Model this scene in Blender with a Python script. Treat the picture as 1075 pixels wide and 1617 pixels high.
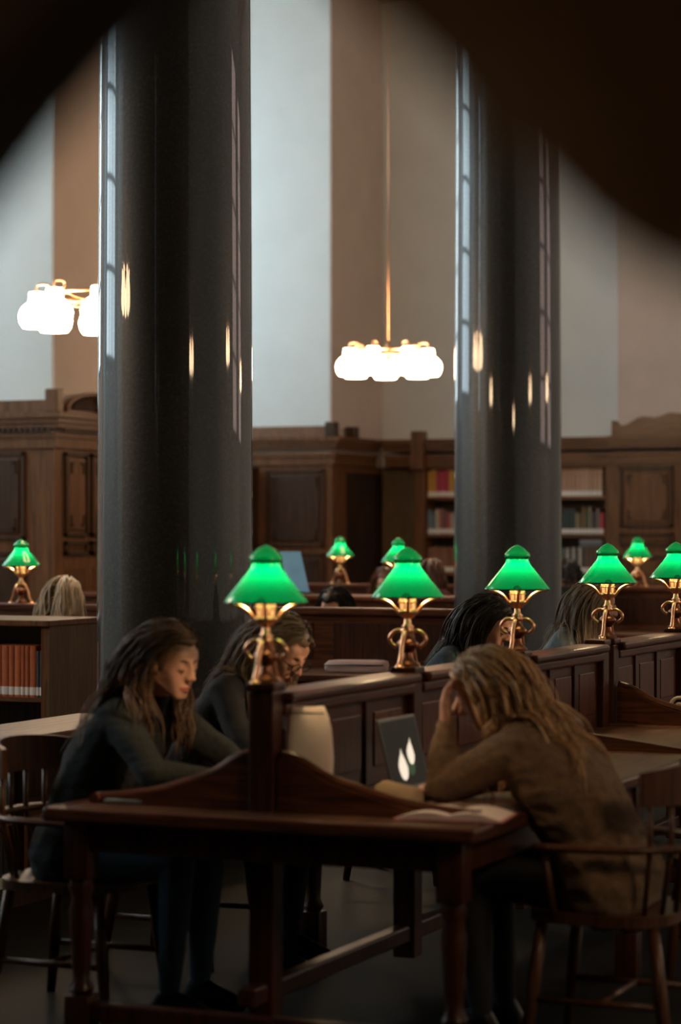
import bpy, bmesh, math, random
from mathutils import Vector, Matrix, noise as mnoise
PI = math.pi
random.seed(7)
for o in list(bpy.data.objects): bpy.data.objects.remove(o)
SC = bpy.context.scene
C = SC.collection

# ------------------------------------------------------------------ camera
# room frame: x across the hall (right), y along the reading desks (away), z up; first desk lamp stands at x = y = 0
cam_d = bpy.data.cameras.new('camera'); cam = bpy.data.objects.new('camera', cam_d); C.objects.link(cam)
cam.location = (3.226, -6.929, 1.65); cam.rotation_euler = (PI/2, 0, math.radians(23.2))
cam_d.sensor_fit = 'VERTICAL'; cam_d.sensor_height = 36; cam_d.sensor_width = 24; cam_d.lens = 85
cam_d.shift_y = 0.0158; cam_d.clip_end = 200; cam_d.clip_start = 0.05
cam_d.dof.use_dof = True; cam_d.dof.focus_distance = 11.5; cam_d.dof.aperture_fstop = 2.1
SC.camera = cam
# ------------------------------------------------------------------ world, exposure
w = bpy.data.worlds.new('world'); SC.world = w; w.use_nodes = True
w.node_tree.nodes['Background'].inputs[0].default_value = (0.55, 0.72, 0.85, 1)
w.node_tree.nodes['Background'].inputs[1].default_value = 0.6
SC.view_settings.view_transform = 'Standard'; SC.view_settings.look = 'None'
SC.view_settings.gamma = 1; SC.view_settings.use_curve_mapping = False
SC.view_settings.exposure = 0.0
DAY_LEFT = 6.8      # daylight glow of the frosted windows on the alcove side
DAY_RIGHT = 2.6     # and on the opposite side of the hall
GLOBE = 26.0        # opal chandelier globes
FILL_SCONCE = 90.0       # added unseen sconce that tints the foreground arch
LAMP_W = 13.0        # watts inside each green shade

# ------------------------------------------------------------------ materials
def nodes(name):
    m = bpy.data.materials.new(name); m.use_nodes = True
    nt = m.node_tree; b = nt.nodes['Principled BSDF']
    return m, nt, b
def setp(b, **k):
    for key, v in k.items(): b.inputs[key.replace('_', ' ')].default_value = v
def plain(name, col, rough=0.6, metal=0.0, var=0.12, scale=8, bump=0.0, coat=0.0, emit=None, estr=0):
    m, nt, b = nodes(name)
    tc = nt.nodes.new('ShaderNodeTexCoord'); n = nt.nodes.new('ShaderNodeTexNoise')
    n.inputs['Scale'].default_value = scale; n.inputs['Detail'].default_value = 5
    nt.links.new(tc.outputs['Object'], n.inputs['Vector'])
    r = nt.nodes.new('ShaderNodeValToRGB')
    r.color_ramp.elements[0].color = [c*(1-var) for c in col]+[1]; r.color_ramp.elements[1].color = [min(1, c*(1+var)) for c in col]+[1]
    r.color_ramp.elements[0].position = .3; r.color_ramp.elements[1].position = .7
    nt.links.new(n.outputs['Fac'], r.inputs['Fac']); nt.links.new(r.outputs['Color'], b.inputs['Base Color'])
    setp(b, Roughness=rough, Metallic=metal); b.inputs['Coat Weight'].default_value = coat; b.inputs['Coat Roughness'].default_value = .12
    if bump:
        bp = nt.nodes.new('ShaderNodeBump'); bp.inputs['Strength'].default_value = bump; bp.inputs['Distance'].default_value = .01
        nt.links.new(n.outputs['Fac'], bp.inputs['Height']); nt.links.new(bp.outputs['Normal'], b.inputs['Normal'])
    if emit:
        b.inputs['Emission Color'].default_value = (*emit, 1); b.inputs['Emission Strength'].default_value = estr
    return m
def wood(name, c0, c1, rough=0.38, axis=2, coat=.25):
    m, nt, b = nodes(name)
    tc = nt.nodes.new('ShaderNodeTexCoord'); mp = nt.nodes.new('ShaderNodeMapping')
    s = [22, 22, 22]; s[axis] = 1.6; mp.inputs['Scale'].default_value = s
    n = nt.nodes.new('ShaderNodeTexNoise'); n.inputs['Scale'].default_value = 1.5; n.inputs['Detail'].default_value = 7; n.inputs['Distortion'].default_value = 1.2
    nt.links.new(tc.outputs['Object'], mp.inputs['Vector']); nt.links.new(mp.outputs['Vector'], n.inputs['Vector'])
    r = nt.nodes.new('ShaderNodeValToRGB'); r.color_ramp.elements[0].color = (*c0, 1); r.color_ramp.elements[1].color = (*c1, 1)
    r.color_ramp.elements[0].position = .35; r.color_ramp.elements[1].position = .68
    nt.links.new(n.outputs['Fac'], r.inputs['Fac']); nt.links.new(r.outputs['Color'], b.inputs['Base Color'])
    setp(b, Roughness=rough); b.inputs['Coat Weight'].default_value = coat*.6; b.inputs['Coat Roughness'].default_value = .2; b.inputs['Specular IOR Level'].default_value = .22
    return m
M = {}
M['mahogany'] = wood('mahogany', (.028, .008, .0035), (.078, .022, .009))
M['mahogany_h'] = wood('mahogany_long', (.036, .0105, .005), (.095, .028, .012), axis=1, rough=.42, coat=.15)
M['mahogany_x'] = wood('mahogany_cross', (.055, .017, .007), (.15, .048, .019), axis=0, rough=.3, coat=.4)
M['panel_wood'] = wood('mahogany_panel', (.055, .014, .006), (.12, .032, .013))
M['tabletop'] = wood('tabletop', (.06, .025, .013), (.13, .058, .032), axis=1, rough=.4)
M['oak'] = wood('oak', (.085, .034, .012), (.18, .078, .030), rough=.45)
M['oak_h'] = wood('oak_cross', (.085, .034, .012), (.18, .078, .030), axis=0, rough=.45)
M['oak_dark'] = wood('oak_dark', (.03, .014, .007), (.065, .03, .014), rough=.5)
M['oak_pale'] = wood('oak_pale', (.13, .06, .032), (.23, .12, .065), axis=1, rough=.42)
M['oak_olive'] = wood('oak_olive', (.09, .055, .028), (.14, .09, .05), rough=.55)
M['chairwood'] = wood('chairwood', (.05, .02, .009), (.11, .045, .02), rough=.4)
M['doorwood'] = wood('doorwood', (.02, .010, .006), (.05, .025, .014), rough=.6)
M['floor'] = plain('linoleum_floor', (.009, .008, .006), .65, var=.2, scale=3)
M['floor'].node_tree.nodes['Principled BSDF'].inputs['Specular IOR Level'].default_value = .2
M['plaster'] = plain('plaster_white', (.66, .68, .67), .8, var=.03, scale=3, bump=.05)
M['plaster_warm'] = plain('plaster_warm', (.60, .49, .42), .8, var=.04, scale=3, bump=.05)  # warm lamplight on the pier ends is put into this tint
M['ceiling'] = plain('ceiling_paint', (.45, .36, .28), .8, var=.05)
M['brass'] = plain('brass', (.93, .50, .29), .33, 1.0, var=.08)
M['brass_dark'] = plain('brass_dark', (.22, .09, .05), .35, 1.0, var=.15)
M['white_paper'] = plain('white_label', (.75, .73, .72), .7, var=.04)
M['black_metal'] = plain('black_metal', (.015, .015, .015), .4, .6)
M['hair_blonde'] = None
def granite():
    m, nt, b = nodes('polished_granite')
    tc = nt.nodes.new('ShaderNodeTexCoord')
    v = nt.nodes.new('ShaderNodeTexVoronoi'); v.inputs['Scale'].default_value = 110
    n = nt.nodes.new('ShaderNodeTexNoise'); n.inputs['Scale'].default_value = 60; n.inputs['Detail'].default_value = 4
    nt.links.new(tc.outputs['Object'], v.inputs['Vector']); nt.links.new(tc.outputs['Object'], n.inputs['Vector'])
    r = nt.nodes.new('ShaderNodeValToRGB'); e = r.color_ramp.elements
    e[0].color = (.008, .009, .009, 1); e[0].position = .45; e[1].color = (.036, .044, .048, 1); e[1].position = .78
    mx = nt.nodes.new('ShaderNodeMix'); mx.data_type = 'RGBA'; mx.blend_type = 'MULTIPLY'; mx.inputs[0].default_value = .6
    nt.links.new(n.outputs['Fac'], r.inputs['Fac']); nt.links.new(r.outputs['Color'], mx.inputs[6]); nt.links.new(v.outputs['Color'], mx.inputs[7])
    nt.links.new(mx.outputs[2], b.inputs['Base Color'])
    setp(b, Roughness=.5, IOR=1.5); b.inputs['Coat Weight'].default_value = 1; b.inputs['Coat Roughness'].default_value = .035
    return m
M['granite'] = granite()
def shade_glass():
    m, nt, b = nodes('green_glass'); out = nt.nodes['Material Output']
    setp(b, Roughness=.12); b.inputs['Base Color'].default_value = (.0, .13, .05, 1); b.inputs['Coat Weight'].default_value = 1; b.inputs['Coat Roughness'].default_value = .06
    t = nt.nodes.new('ShaderNodeBsdfTranslucent'); t.inputs[0].default_value = (.0, .052, .019, 1)
    mix = nt.nodes.new('ShaderNodeMixShader'); mix.inputs[0].default_value = .6
    nt.links.new(b.outputs[0], mix.inputs[1]); nt.links.new(t.outputs[0], mix.inputs[2]); nt.links.new(mix.outputs[0], out.inputs[0])
    return m
M['green_glass'] = shade_glass()
def cap_glass():
    m = M['green_glass'].copy(); m.name = 'green_cap'; nt = m.node_tree
    for n in nt.nodes:
        if n.type == 'BSDF_TRANSLUCENT': n.inputs[0].default_value = (0, .018, .006, 1)
        if n.type == 'MIX_SHADER': n.inputs[0].default_value = .5
    return m
M['green_cap'] = cap_glass()
M['burner'] = plain('lit_burner_glass', (.8, .5, .25), .3, emit=(1.0, .50, .18), estr=.9)
M['globe'] = plain('opal_globe', (.9, .88, .82), .3, var=.01, emit=(1.0, .70, .42), estr=GLOBE)
M['pane_left'] = plain('frosted_daylight_pane', (.6, .7, .75), .3, var=.02, emit=(.70, .90, 1.0), estr=DAY_LEFT)
M['pane_right'] = plain('frosted_evening_pane', (.7, .6, .6), .3, var=.02, emit=(1.0, .74, .66), estr=DAY_RIGHT)

# ------------------------------------------------------------------ mesh helpers
def B(): return bmesh.new()
def box(bm, x0, x1, y0, y1, z0, z1, bev=0):
    r = bmesh.ops.create_cube(bm, size=1)
    vs = r['verts']
    for v in vs:
        v.co = Vector(((x0+x1)/2+v.co.x*(x1-x0), (y0+y1)/2+v.co.y*(y1-y0), (z0+z1)/2+v.co.z*(z1-z0)))
    if bev:
        es = list({e for v in vs for e in v.link_edges})
        bmesh.ops.bevel(bm, geom=es, offset=bev, segments=2, affect='EDGES', profile=.5)
    return bm
def lathe(bm, prof, n=24, c=(0, 0, 0), a0=0, a1=2*PI):
    rings = []
    full = abs(a1-a0-2*PI) < 1e-6
    k = n if full else n+1
    for r, z in prof:
        rings.append([bm.verts.new((c[0]+r*math.cos(a0+(a1-a0)*i/n), c[1]+r*math.sin(a0+(a1-a0)*i/n), c[2]+z)) for i in range(k)] if r > 1e-5
                     else [bm.verts.new((c[0], c[1], c[2]+z))])
    for A, D in zip(rings, rings[1:]):
        for i in range(n):
            j = (i+1) % k
            q = []
            for v in (A[i % len(A)], A[j % len(A)], D[j % len(D)], D[i % len(D)]):
                if v not in q: q.append(v)
            if len(q) > 2: bm.faces.new(q)
    return bm
def tube(bm, pts, rad, n=8, cap=True, flat=1.0):
    pts = [Vector(p) for p in pts]; L = len(pts)
    rs = rad if isinstance(rad, (list, tuple)) else [rad]*L
    t0 = (pts[1]-pts[0]).normalized()
    ref = Vector((0, 0, 1)) if abs(t0.z) < .9 else Vector((1, 0, 0))
    nrm = t0.cross(ref).normalized(); rings = []
    for i in range(L):
        t = (pts[min(i+1, L-1)]-pts[max(i-1, 0)]).normalized()
        nrm = (nrm-t*nrm.dot(t))
        nrm = nrm.normalized() if nrm.length > 1e-6 else t.orthogonal().normalized()
        bn = t.cross(nrm)
        rings.append([bm.verts.new(pts[i]+(nrm*math.cos(2*PI*k/n)+bn*math.sin(2*PI*k/n)*flat)*rs[i]) for k in range(n)])
    for A, D in zip(rings, rings[1:]):
        for k in range(n): bm.faces.new((A[k], A[(k+1) % n], D[(k+1) % n], D[k]))
    if cap:
        bm.faces.new(rings[0][::-1]); bm.faces.new(rings[-1])
    return bm
def prism(bm, prof, axis, a, b):
    """extrude a closed 2D outline along an axis; prof gives the other two coordinates in order"""
    def P(q, d):
        q = list(q); q.insert(axis, d); return q
    A = [bm.verts.new(P(q, a)) for q in prof]; D = [bm.verts.new(P(q, b)) for q in prof]
    n = len(prof)
    for i in range(n): bm.faces.new((A[i], A[(i+1) % n], D[(i+1) % n], D[i]))
    f1 = bm.faces.new(A[::-1]); f2 = bm.faces.new(D)
    return bm
def smooth_pts(pts, sub=6):
    """Catmull-Rom through points"""
    pts = [Vector(p) for p in pts]; out = []
    for i in range(len(pts)-1):
        p0 = pts[max(i-1, 0)]; p1 = pts[i]; p2 = pts[i+1]; p3 = pts[min(i+2, len(pts)-1)]
        for k in range(sub):
            t = k/sub
            out.append(.5*((2*p1)+(p2-p0)*t+(2*p0-5*p1+4*p2-p3)*t*t+(3*p1-p0-3*p2+p3)*t**3))
    out.append(pts[-1]); return out
def mesh_of(name, bm, mat, smooth=False):
    bmesh.ops.recalc_face_normals(bm, faces=bm.faces)
    me = bpy.data.meshes.new(name); bm.to_mesh(me); bm.free()
    if smooth:
        for p in me.polygons: p.use_smooth = True
        if smooth == 'auto': me.set_sharp_from_angle(angle=math.radians(40))
    me.materials.append(M[mat] if isinstance(mat, str) else mat)
    return me
def obj(name, bm, mat, parent=None, smooth=False):
    me = bm if isinstance(bm, bpy.types.Mesh) else mesh_of(name, bm, mat, smooth)
    o = bpy.data.objects.new(name, me); C.objects.link(o)
    if parent: o.parent = parent
    return o
def tag(o, label, cat, group=None):
    o['label'] = label; o['category'] = cat
    if group: o['group'] = group
    return o
def thing(name, label, cat, loc=(0, 0, 0), rz=0, group=None):
    o = bpy.data.objects.new(name, None); C.objects.link(o); o.location = loc; o.rotation_euler = (0, 0, rz)
    o.empty_display_size = .1
    return tag(o, label, cat, group)
def struct(name, bm, mat, parent=None, smooth=False):
    o = obj(name, bm, mat, parent, smooth)
    if not parent: o['kind'] = 'structure'
    return o
def dup(o, parent=None):
    c = o.copy(); C.objects.link(c); c.parent = parent
    for ch in list(o.children): dup(ch, c)
    return c

# ================================================================== ROOM
WALL_X = -10.3; RIGHT_X = 8.0; NEAR_Y = -5.87; END_Y = 18.4; CEIL = 7.6; PIER_X = -7.11
struct('floor', box(B(), WALL_X-.3, RIGHT_X+.3, -9.0, END_Y+.3, -.15, 0), 'floor')
struct('ceiling', box(B(), WALL_X-.3, RIGHT_X+.3, -9.0, END_Y+.3, CEIL, CEIL+.2), 'ceiling')
struct('wall_end', box(B(), WALL_X-.3, RIGHT_X+.3, END_Y, END_Y+.3, 0, CEIL), 'plaster')
struct('wall_rear', box(B(), WALL_X-.3, RIGHT_X+.3, -9.0, -8.8, 0, CEIL), 'ceiling')

def window_wall(name, x0, x1, bays, pane_mat, inner, y_lo, y_hi, wz0, wz1):
    """long side wall with tall openings; each window is its own piece of the setting with frame, mullions and panes"""
    bm = B(); ys = [y_lo]
    for a, b in bays: ys += [a, b]
    ys.append(y_hi)
    for i in range(0, len(ys), 2): box(bm, x0, x1, ys[i], ys[i+1], 0, CEIL)
    for a, b in bays:
        box(bm, x0, x1, a, b, 0, wz0); box(bm, x0, x1, a, b, wz1, CEIL)
    struct(name, bm, 'plaster')
    xm = (x0+x1)/2
    for a, b in bays:
        WN[0] += 1
        wr = bpy.data.objects.new('window_%d' % WN[0], None); C.objects.link(wr); wr.location = (xm, (a+b)/2, wz0); wr['kind'] = 'structure'
        hw = (b-a)/2; H = wz1-wz0; fr = B()
        for q0, q1, z0, z1 in ((-hw, -hw+.08, 0, H), (hw-.08, hw, 0, H), (-hw, hw, 0, .08), (-hw, hw, H-.08, H)): box(fr, -.06, .06, q0, q1, z0, z1)
        obj('window_frame', fr, 'oak_dark', wr)
        nx, nz = 3, 5; cw = (2*hw-.16)/nx; chh = (H-.16)/nz
        for i in range(1, nx): obj('mullion', box(B(), -.05, .05, -hw+.08+i*cw-.035, -hw+.08+i*cw+.035, .08, H-.08), 'oak_dark', wr)
        for k in range(1, nz): obj('transom', box(B(), -.045, .045, -hw+.08, hw-.08, .08+k*chh-.03, .08+k*chh+.03), 'oak_dark', wr)
        pm = mesh_of('pane', box(B(), -.012, .012, -cw/2+.036, cw/2-.036, -chh/2+.031, chh/2-.031), pane_mat)
        for i in range(nx):
            for k in range(nz):
                p = obj('pane', pm, None, wr); p.location = (0, -hw+.08+(i+.5)*cw, .08+(k+.5)*chh)
WN = [0]
window_wall('wall_left', WALL_X-.3, WALL_X, [(-3.6, -1.1), (1.3, 4.6), (7.2, 10.5), (13.1, 16.4)], 'pane_left', 1, -9.0, END_Y+.3, 3.0, 6.9)
window_wall('wall_right', RIGHT_X, RIGHT_X+.3, [(10.2, 12.6), (14.4, 16.8)], 'pane_right', -1, -9.0, END_Y+.3, 2.6, 6.6)
# piers between the alcoves: plaster block; lamp warmth on its hall end is put into the colour
for k, (a, b) in enumerate([(-.86, .61), (5.07, 6.54), (11.0, 12.47), (16.93, END_Y)]):
    struct('wall_pier_%d' % (k+1), box(B(), WALL_X, PIER_X-.02, a, b, 0, CEIL), 'plaster')
    o = struct('wall_pier_face_%d' % (k+1), box(B(), PIER_X-.02, PIER_X, a+.003, b-.003, 0, CEIL), 'plaster_warm')
struct('wall_end_pier', box(B(), -4.30, -2.6, END_Y-.18, END_Y, 0, CEIL), 'plaster_warm')
# near wall; its ogee doorway is invented, shaped after the blurred dark corners
def near_wall():
    cx = 2.737; hw = .80
    lobe = [(0, 1.9578), (.0155, 1.943), (.031, 1.9267), (.0574, 1.9011), (.1046, 1.8592), (.1512, 1.8107), (.189, 1.7729), (.216, 1.7546), (.24, 1.746), (.26, 1.744)]
    prof = lobe+[(.52-x, z) for x, z in lobe[-2::-1]]+[(.52+x, z) for x, z in lobe[1:]]+[(hw, 1.744)]   # scalloped head: one ogee lobe repeated
    y1 = NEAR_Y; y0 = NEAR_Y-.10
    bm = B()
    box(bm, WALL_X, cx-hw, y0, y1, 0, CEIL); box(bm, cx+hw, RIGHT_X, y0, y1, 0, CEIL)
    box(bm, cx-hw, cx+hw, y0, y1, 2.7, CEIL)
    struct('wall_near', bm, 'doorwood')
    d = bpy.data.objects.new('added_arch_1', None); C.objects.link(d); d.location = (cx, NEAR_Y-.05, 0); d['kind'] = 'structure'
    right = smooth_pts([(x, z, 0) for x, z in prof], 4)
    pts = [(-p.x, p.y) for p in right[::-1]]+[(p.x, p.y) for p in right[1:]]
    bm = B()
    for (x0, z0), (x1, z1) in zip(pts, pts[1:]):
        vs = [bm.verts.new((x, y, z)) for y in (-.05, .05) for x, z in ((x0, z0), (x1, z1), (x1, 2.7), (x0, 2.7))]
        for f in ((0, 1, 2, 3), (7, 6, 5, 4), (0, 4, 5, 1), (3, 2, 6, 7)): bm.faces.new([vs[i] for i in f])
    bmesh.ops.remove_doubles(bm, verts=bm.verts, dist=1e-5)
    obj('arched_head', bm, 'doorwood', d)
    for q in (-1, 1):
        obj('arch_jamb', box(B(), q*hw-.06, q*hw+.06, -.07, .07, 0, 1.75, .01), 'doorwood', d)
near_wall()

# ------------------------------------------------------------------ wall panelling and bookcases
CORN = 2.63
def cornice(bm, x0, x1, y0, y1, z=CORN, ends=(1, 1, 1, 1)):
    """stepped projecting moulding around a rectangular footprint; ends: which of x0, x1, y0, y1 project"""
    l, r, f, k = ends
    for e, a, b in ((.03, z-.30, z-.21), (.05, z-.21, z-.17), (.075, z-.13, z-.09), (.10, z-.09, z-.045), (.13, z-.045, z)):
        box(bm, x0-e*l, x1+e*r, y0-e*f, y1+e*k, a, b)
def raised_panel(parent, face, a0, a1, z0, z1, at, mat='oak', corners=True):
    """face 'x' looks towards +x at x = at, face 'y' looks towards -y at y = at"""
    def bx(bm, p0, p1, q0, q1, d0, d1, bev=0):
        if face == 'x': box(bm, at+d0, at+d1, p0, p1, q0, q1, bev)
        else: box(bm, p0, p1, at-d1, at-d0, q0, q1, bev)
    g = B()
    m = .03
    for r in ((a0, a1, z0, z0+m), (a0, a1, z1-m, z1), (a0, a0+m, z0, z1), (a1-m, a1, z0, z1)): bx(g, r[0], r[1], r[2], r[3], 0, .028)
    obj('panel_moulding', g, 'oak_dark', parent)
    g = B(); bx(g, a0+.055, a1-.055, z0+.055, z1-.055, 0, .022, .008)
    p = obj('panel', g, mat, parent)
    if corners and a1-a0 > .25:
        for aa, ab in ((a0+.085, 0), (a1-.085-.05, .03)):
            for zz, zb in ((z0+.085, 0), (z1-.085-.10, .08)):
                g = B(); bx(g, aa, aa+.05, zz+zb, zz+zb+.02, .022, .034); bx(g, aa+ab, aa+ab+.02, zz, zz+.10, .022, .034)
                bmesh.ops.remove_doubles(g, verts=g.verts, dist=1e-5)
                obj('corner_ornament', g, 'oak_dark', p)

# pier cladding nearest the left chandelier
t = thing('wall_panelling', 'carved oak panelling wrapped round the pier at far left, with fan crest on top', 'panelling', (-8.6, 11.7, 0)); t.location = (0, 0, 0)
X0 = PIER_X+.04
b = B(); box(b, -9.9, X0, 10.94, 12.53, .0, CORN-.3); obj('carcass', b, 'oak', t)
b = B(); cornice(b, -9.9, X0, 10.94, 12.53); obj('cornice', b, 'oak', t)
b = B()
for i in range(28): box(b, X0+.06, X0+.085, 10.98+i*.055, 11.01+i*.055, CORN-.165, CORN-.135)
for i in range(20): box(b, X0-.03-i*.055, X0-i*.055, 10.855, 10.885, CORN-.165, CORN-.135)
obj('dentil_row', b, 'oak_dark', t)['kind'] = 'stuff'
obj('parapet', box(B(), -9.9, X0-.0, 10.93, 10.99, CORN, CORN+.11), 'oak', t)
obj('corner_post', box(B(), X0-.06, X0+.06, 10.88, 11.00, CORN, CORN+.20, .012), 'oak', t)
def fan_crest(parent, cy, x, wid, hgt, z):
    b = B(); n = 24
    out = [(cy-wid/2, z)]+[(cy-wid/2*math.cos(PI*i/n), z+.03+hgt*math.sin(PI*i/n)) for i in range(n+1)]+[(cy+wid/2, z)]
    prism(b, out, 0, x-.05, x); c = obj('crest', b, 'oak', parent)
    b = B()
    for i in range(1, 18):
        a = PI*i/18
        tube(b, [(x+.005, cy-.06*math.cos(a), z+.03+.05*math.sin(a)), (x+.012, cy-wid*.44*math.cos(a), z+.03+hgt*.86*math.sin(a))], [.008, .02], 6)
    lathe(b, [(0, .02), (.05, .01), (.055, -.02)], 12, (x, cy, z+.05)); obj('shell_carving', b, 'oak_dark', c)
    b = B(); tube(b, [(x, cy-wid/2*math.cos(PI*i/n), z+.03+hgt*math.sin(PI*i/n)) for i in range(n+1)], .018, 6); obj('crest_rim', b, 'oak', c)
fan_crest(t, 11.60, X0+.05, 1.05, .15, CORN)
for a in (11.10, 11.56, 12.02):
    raised_panel(t, 'x', a, a+.40, 1.58, 2.30, X0)
    raised_panel(t, 'x', a, a+.40, 1.42, 1.54, X0, corners=False)
    b = B(); 
    for k in range(7): tube(b, [(X0+.004, a+.05+k*.05, .78), (X0+.004, a+.05+k*.05, 1.30)], .017, 6)
    obj('linenfold', b, 'oak', t)
raised_panel(t, 'y', -8.3, -7.35, 1.55, 2.30, 10.94, 'oak_dark'); raised_panel(t, 'y', -8.3, -7.35, .5, 1.45, 10.94, 'oak_dark')

# pier at the far corner: bookcase in the alcove side, panel, then a recess whose shade is a dark board
t = thing('wall_panelling', 'dark oak panelling on the corner pier left of the hanging chandelier, beside a shade-painted recess', 'panelling')
b = B(); box(b, -7.95, X0, 16.87, 16.93, 0, CORN-.3); box(b, PIER_X, X0, 16.93, 17.25, 0, CORN-.3); box(b, PIER_X, X0, 17.25, END_Y, 2.25, CORN-.3); obj('carcass', b, 'oak', t)
b = B(); cornice(b, -9.9, X0, 16.87, END_Y-.37, ends=(0, 1, 1, 0)); obj('cornice', b, 'oak', t)
obj('parapet', box(B(), -9.9, X0, 16.86, 16.92, CORN, CORN+.12), 'oak_pale', t)
obj('corner_post', box(B(), X0-.06, X0+.06, 16.80, 16.92, CORN, CORN+.16, .012), 'oak_dark', t)
obj('corner_post', box(B(), X0+.0, X0+.12, 17.22, 17.34, CORN, CORN+.12, .012), 'oak_dark', t)
obj('recess_shade_board', box(B(), PIER_X, PIER_X+.015, 17.25, END_Y, 0, 2.25), 'doorwood', t)  # near-black wood paints the shade of the shallow recess
raised_panel(t, 'y', -7.85, -7.16, 1.45, 2.28, 16.87, 'oak_dark'); raised_panel(t, 'y', -7.85, -7.16, .6, 1.38, 16.87, 'oak_dark')

# ---------------------------------------------------------------- books
BOOKC = {}
def book_mat(col):
    k = tuple(round(c, 2) for c in col)
    if k not in BOOKC: BOOKC[k] = plain('book_cloth_%d' % len(BOOKC), k, .6, var=.15, scale=30)
    return BOOKC[k]
BM = {}
def book(loc, rz, th, h, d, col, label, group, lab=.05, cat='book', lean=0):
    """a shelved volume: spine at local -y, rounded; white call-number band near the foot is its own part"""
    th = round(th, 3); h = round(h, 2); key = (th, h, round(d, 2), tuple(col))
    if key not in BM:
        b = B(); n = 6; out = [(-th/2, d)]+[(-th/2*math.cos(PI*i/n), -.008*math.sin(PI*i/n)) for i in range(n+1)]+[(th/2, d)]
        prism(b, out, 2, 0, h)
        c = B(); out = [(-th/2*1.0, .02)]+[(-th/2*1.02*math.cos(PI*i/n), -.0015-.0085*math.sin(PI*i/n)) for i in range(n+1)]+[(th/2*1.0, .02)]
        prism(c, out, 2, .012, .012+lab) if lab else None
        BM[key] = (mesh_of('book', b, book_mat(col)), mesh_of('spine_label', c, 'white_paper') if lab else None)
    m1, m2 = BM[key]
    o = obj('book', m1, None); o.location = loc; o.rotation_euler = (0, lean, rz); tag(o, label, cat, group)
    if m2: obj('spine_label', m2, None, o)
    return o
ORD = ['first', 'second', 'third', 'fourth', 'fifth', 'sixth', 'seventh', 'eighth', 'ninth', 'tenth', 'eleventh', 'twelfth', 'thirteenth', 'fourteenth', 'fifteenth', 'sixteenth', 'seventeenth', 'eighteenth', 'nineteenth', 'twentieth']
def ordinal(i):
    n = i+1
    return ORD[i] if i < 20 else '%d%s' % (n, {1: 'st', 2: 'nd', 3: 'rd'}.get(n % 10, 'th'))
def colour_word(c):
    r, g, b = c; mx = max(c)
    if mx < .09: return 'near-black' if max(c)-min(c) < .04 else ('dark teal' if b > r else 'dark brown')
    if max(c)-min(c) < .11: return 'grey' if mx < .35 else 'pale grey'
    if r > g*3 and r > b*3: return 'crimson' if b > .05 or g < .05 else ('orange' if r > .33 else 'rust brown')
    if r >= g > b: return ('yellow ochre' if b < .08 else 'cream') if g > .22 else ('tan' if r > .28 else 'brown')
    return 'slate blue' if b >= g else 'green'
def row(x0, x1, y, z, d, widths, hs, cols, label, group, rz=0, lab=.05, along='x', gap=.006):
    x = x0; i = 0
    while True:
        th = random.choice(widths)
        if x+th > x1: break
        h = random.choice(hs); col = cols[i % len(cols)] if isinstance(cols, list) else cols(i)
        p = (x+th/2, y, z) if along == 'x' else (y, x+th/2, z)
        book(p, rz, th-gap, h, d, col, '%s %s, %s from the left' % (colour_word(col), label, ordinal(i)), group, lab); x += th; i += 1

# far end bookcase
SHZ = [.28, .72, 1.16, 1.58, 1.99]
t = thing('bookcase', 'tall oak bookcase filling the far end wall behind the right granite column', 'bookcase')
FX0, FX1, FY = -6.50, -4.34, END_Y-.36
obj('back_panel', box(B(), FX0, FX1, END_Y-.03, END_Y-.005, 0, CORN-.3), 'oak_dark', t)
for x in (FX0, -5.42, FX1): obj('upright', box(B(), x-.045, x+.045, FY, END_Y-.03, 0, CORN-.3), 'oak', t)
for z in SHZ: 
    for xa, xb in ((FX0+.045, -5.465), (-5.375, FX1-.045)): obj('shelf', box(B(), xa, xb, FY+.02, END_Y-.03, z-.03, z), 'oak_h', t)
obj('plinth', box(B(), FX0, FX1, FY, END_Y-.03, 0, .1), 'oak', t)
obj('top_rail', box(B(), FX0, FX1, FY+.01, END_Y-.03, CORN-.33, CORN-.22), 'oak_h', t)
b = B(); cornice(b, -6.93, FX1+.04, FY, END_Y-.005, ends=(0, 0, 1, 0)); obj('cornice', b, 'oak_h', t)
obj('pilaster_block', box(B(), FX0-.07, FX0+.07, FY-.16, FY, CORN-.34, CORN+.09, .01), 'oak', t)
obj('pilaster', box(B(), FX0-.055, FX0+.055, FY-.05, FY, .1, CORN-.34), 'oak', t)
obj('side_panel', box(B(), -7.05, FX0-.06, FY+.2, FY+.23, 0, CORN-.3), 'oak_olive', t)
tan = lambda i: random.choice([(.44, .26, .17), (.40, .23, .15), (.48, .30, .20)])
mixd = [(.03, .06, .06), (.26, .19, .11), (.10, .09, .06), (.22, .12, .05), (.05, .10, .06), (.28, .22, .15), (.05, .05, .05), (.20, .15, .14), (.45, .05, .06), (.03, .06, .06), (.40, .34, .26), (.03, .05, .05), (.03, .06, .06), (.04, .05, .06)]
striped = [(.45, .43, .40), (.03, .05, .04)]
reds = [(.55, .30, .05), (.50, .25, .05), (.38, .04, .07), (.42, .04, .08), (.40, .03, .07)]
blues = [(.18, .24, .30), (.10, .16, .22), (.45, .38, .30), (.30, .08, .08), (.12, .10, .09), (.40, .06, .09), (.42, .35, .30)]
brown = lambda i: random.choice([(.24, .10, .05), (.20, .08, .04), (.26, .13, .08)])
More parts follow.
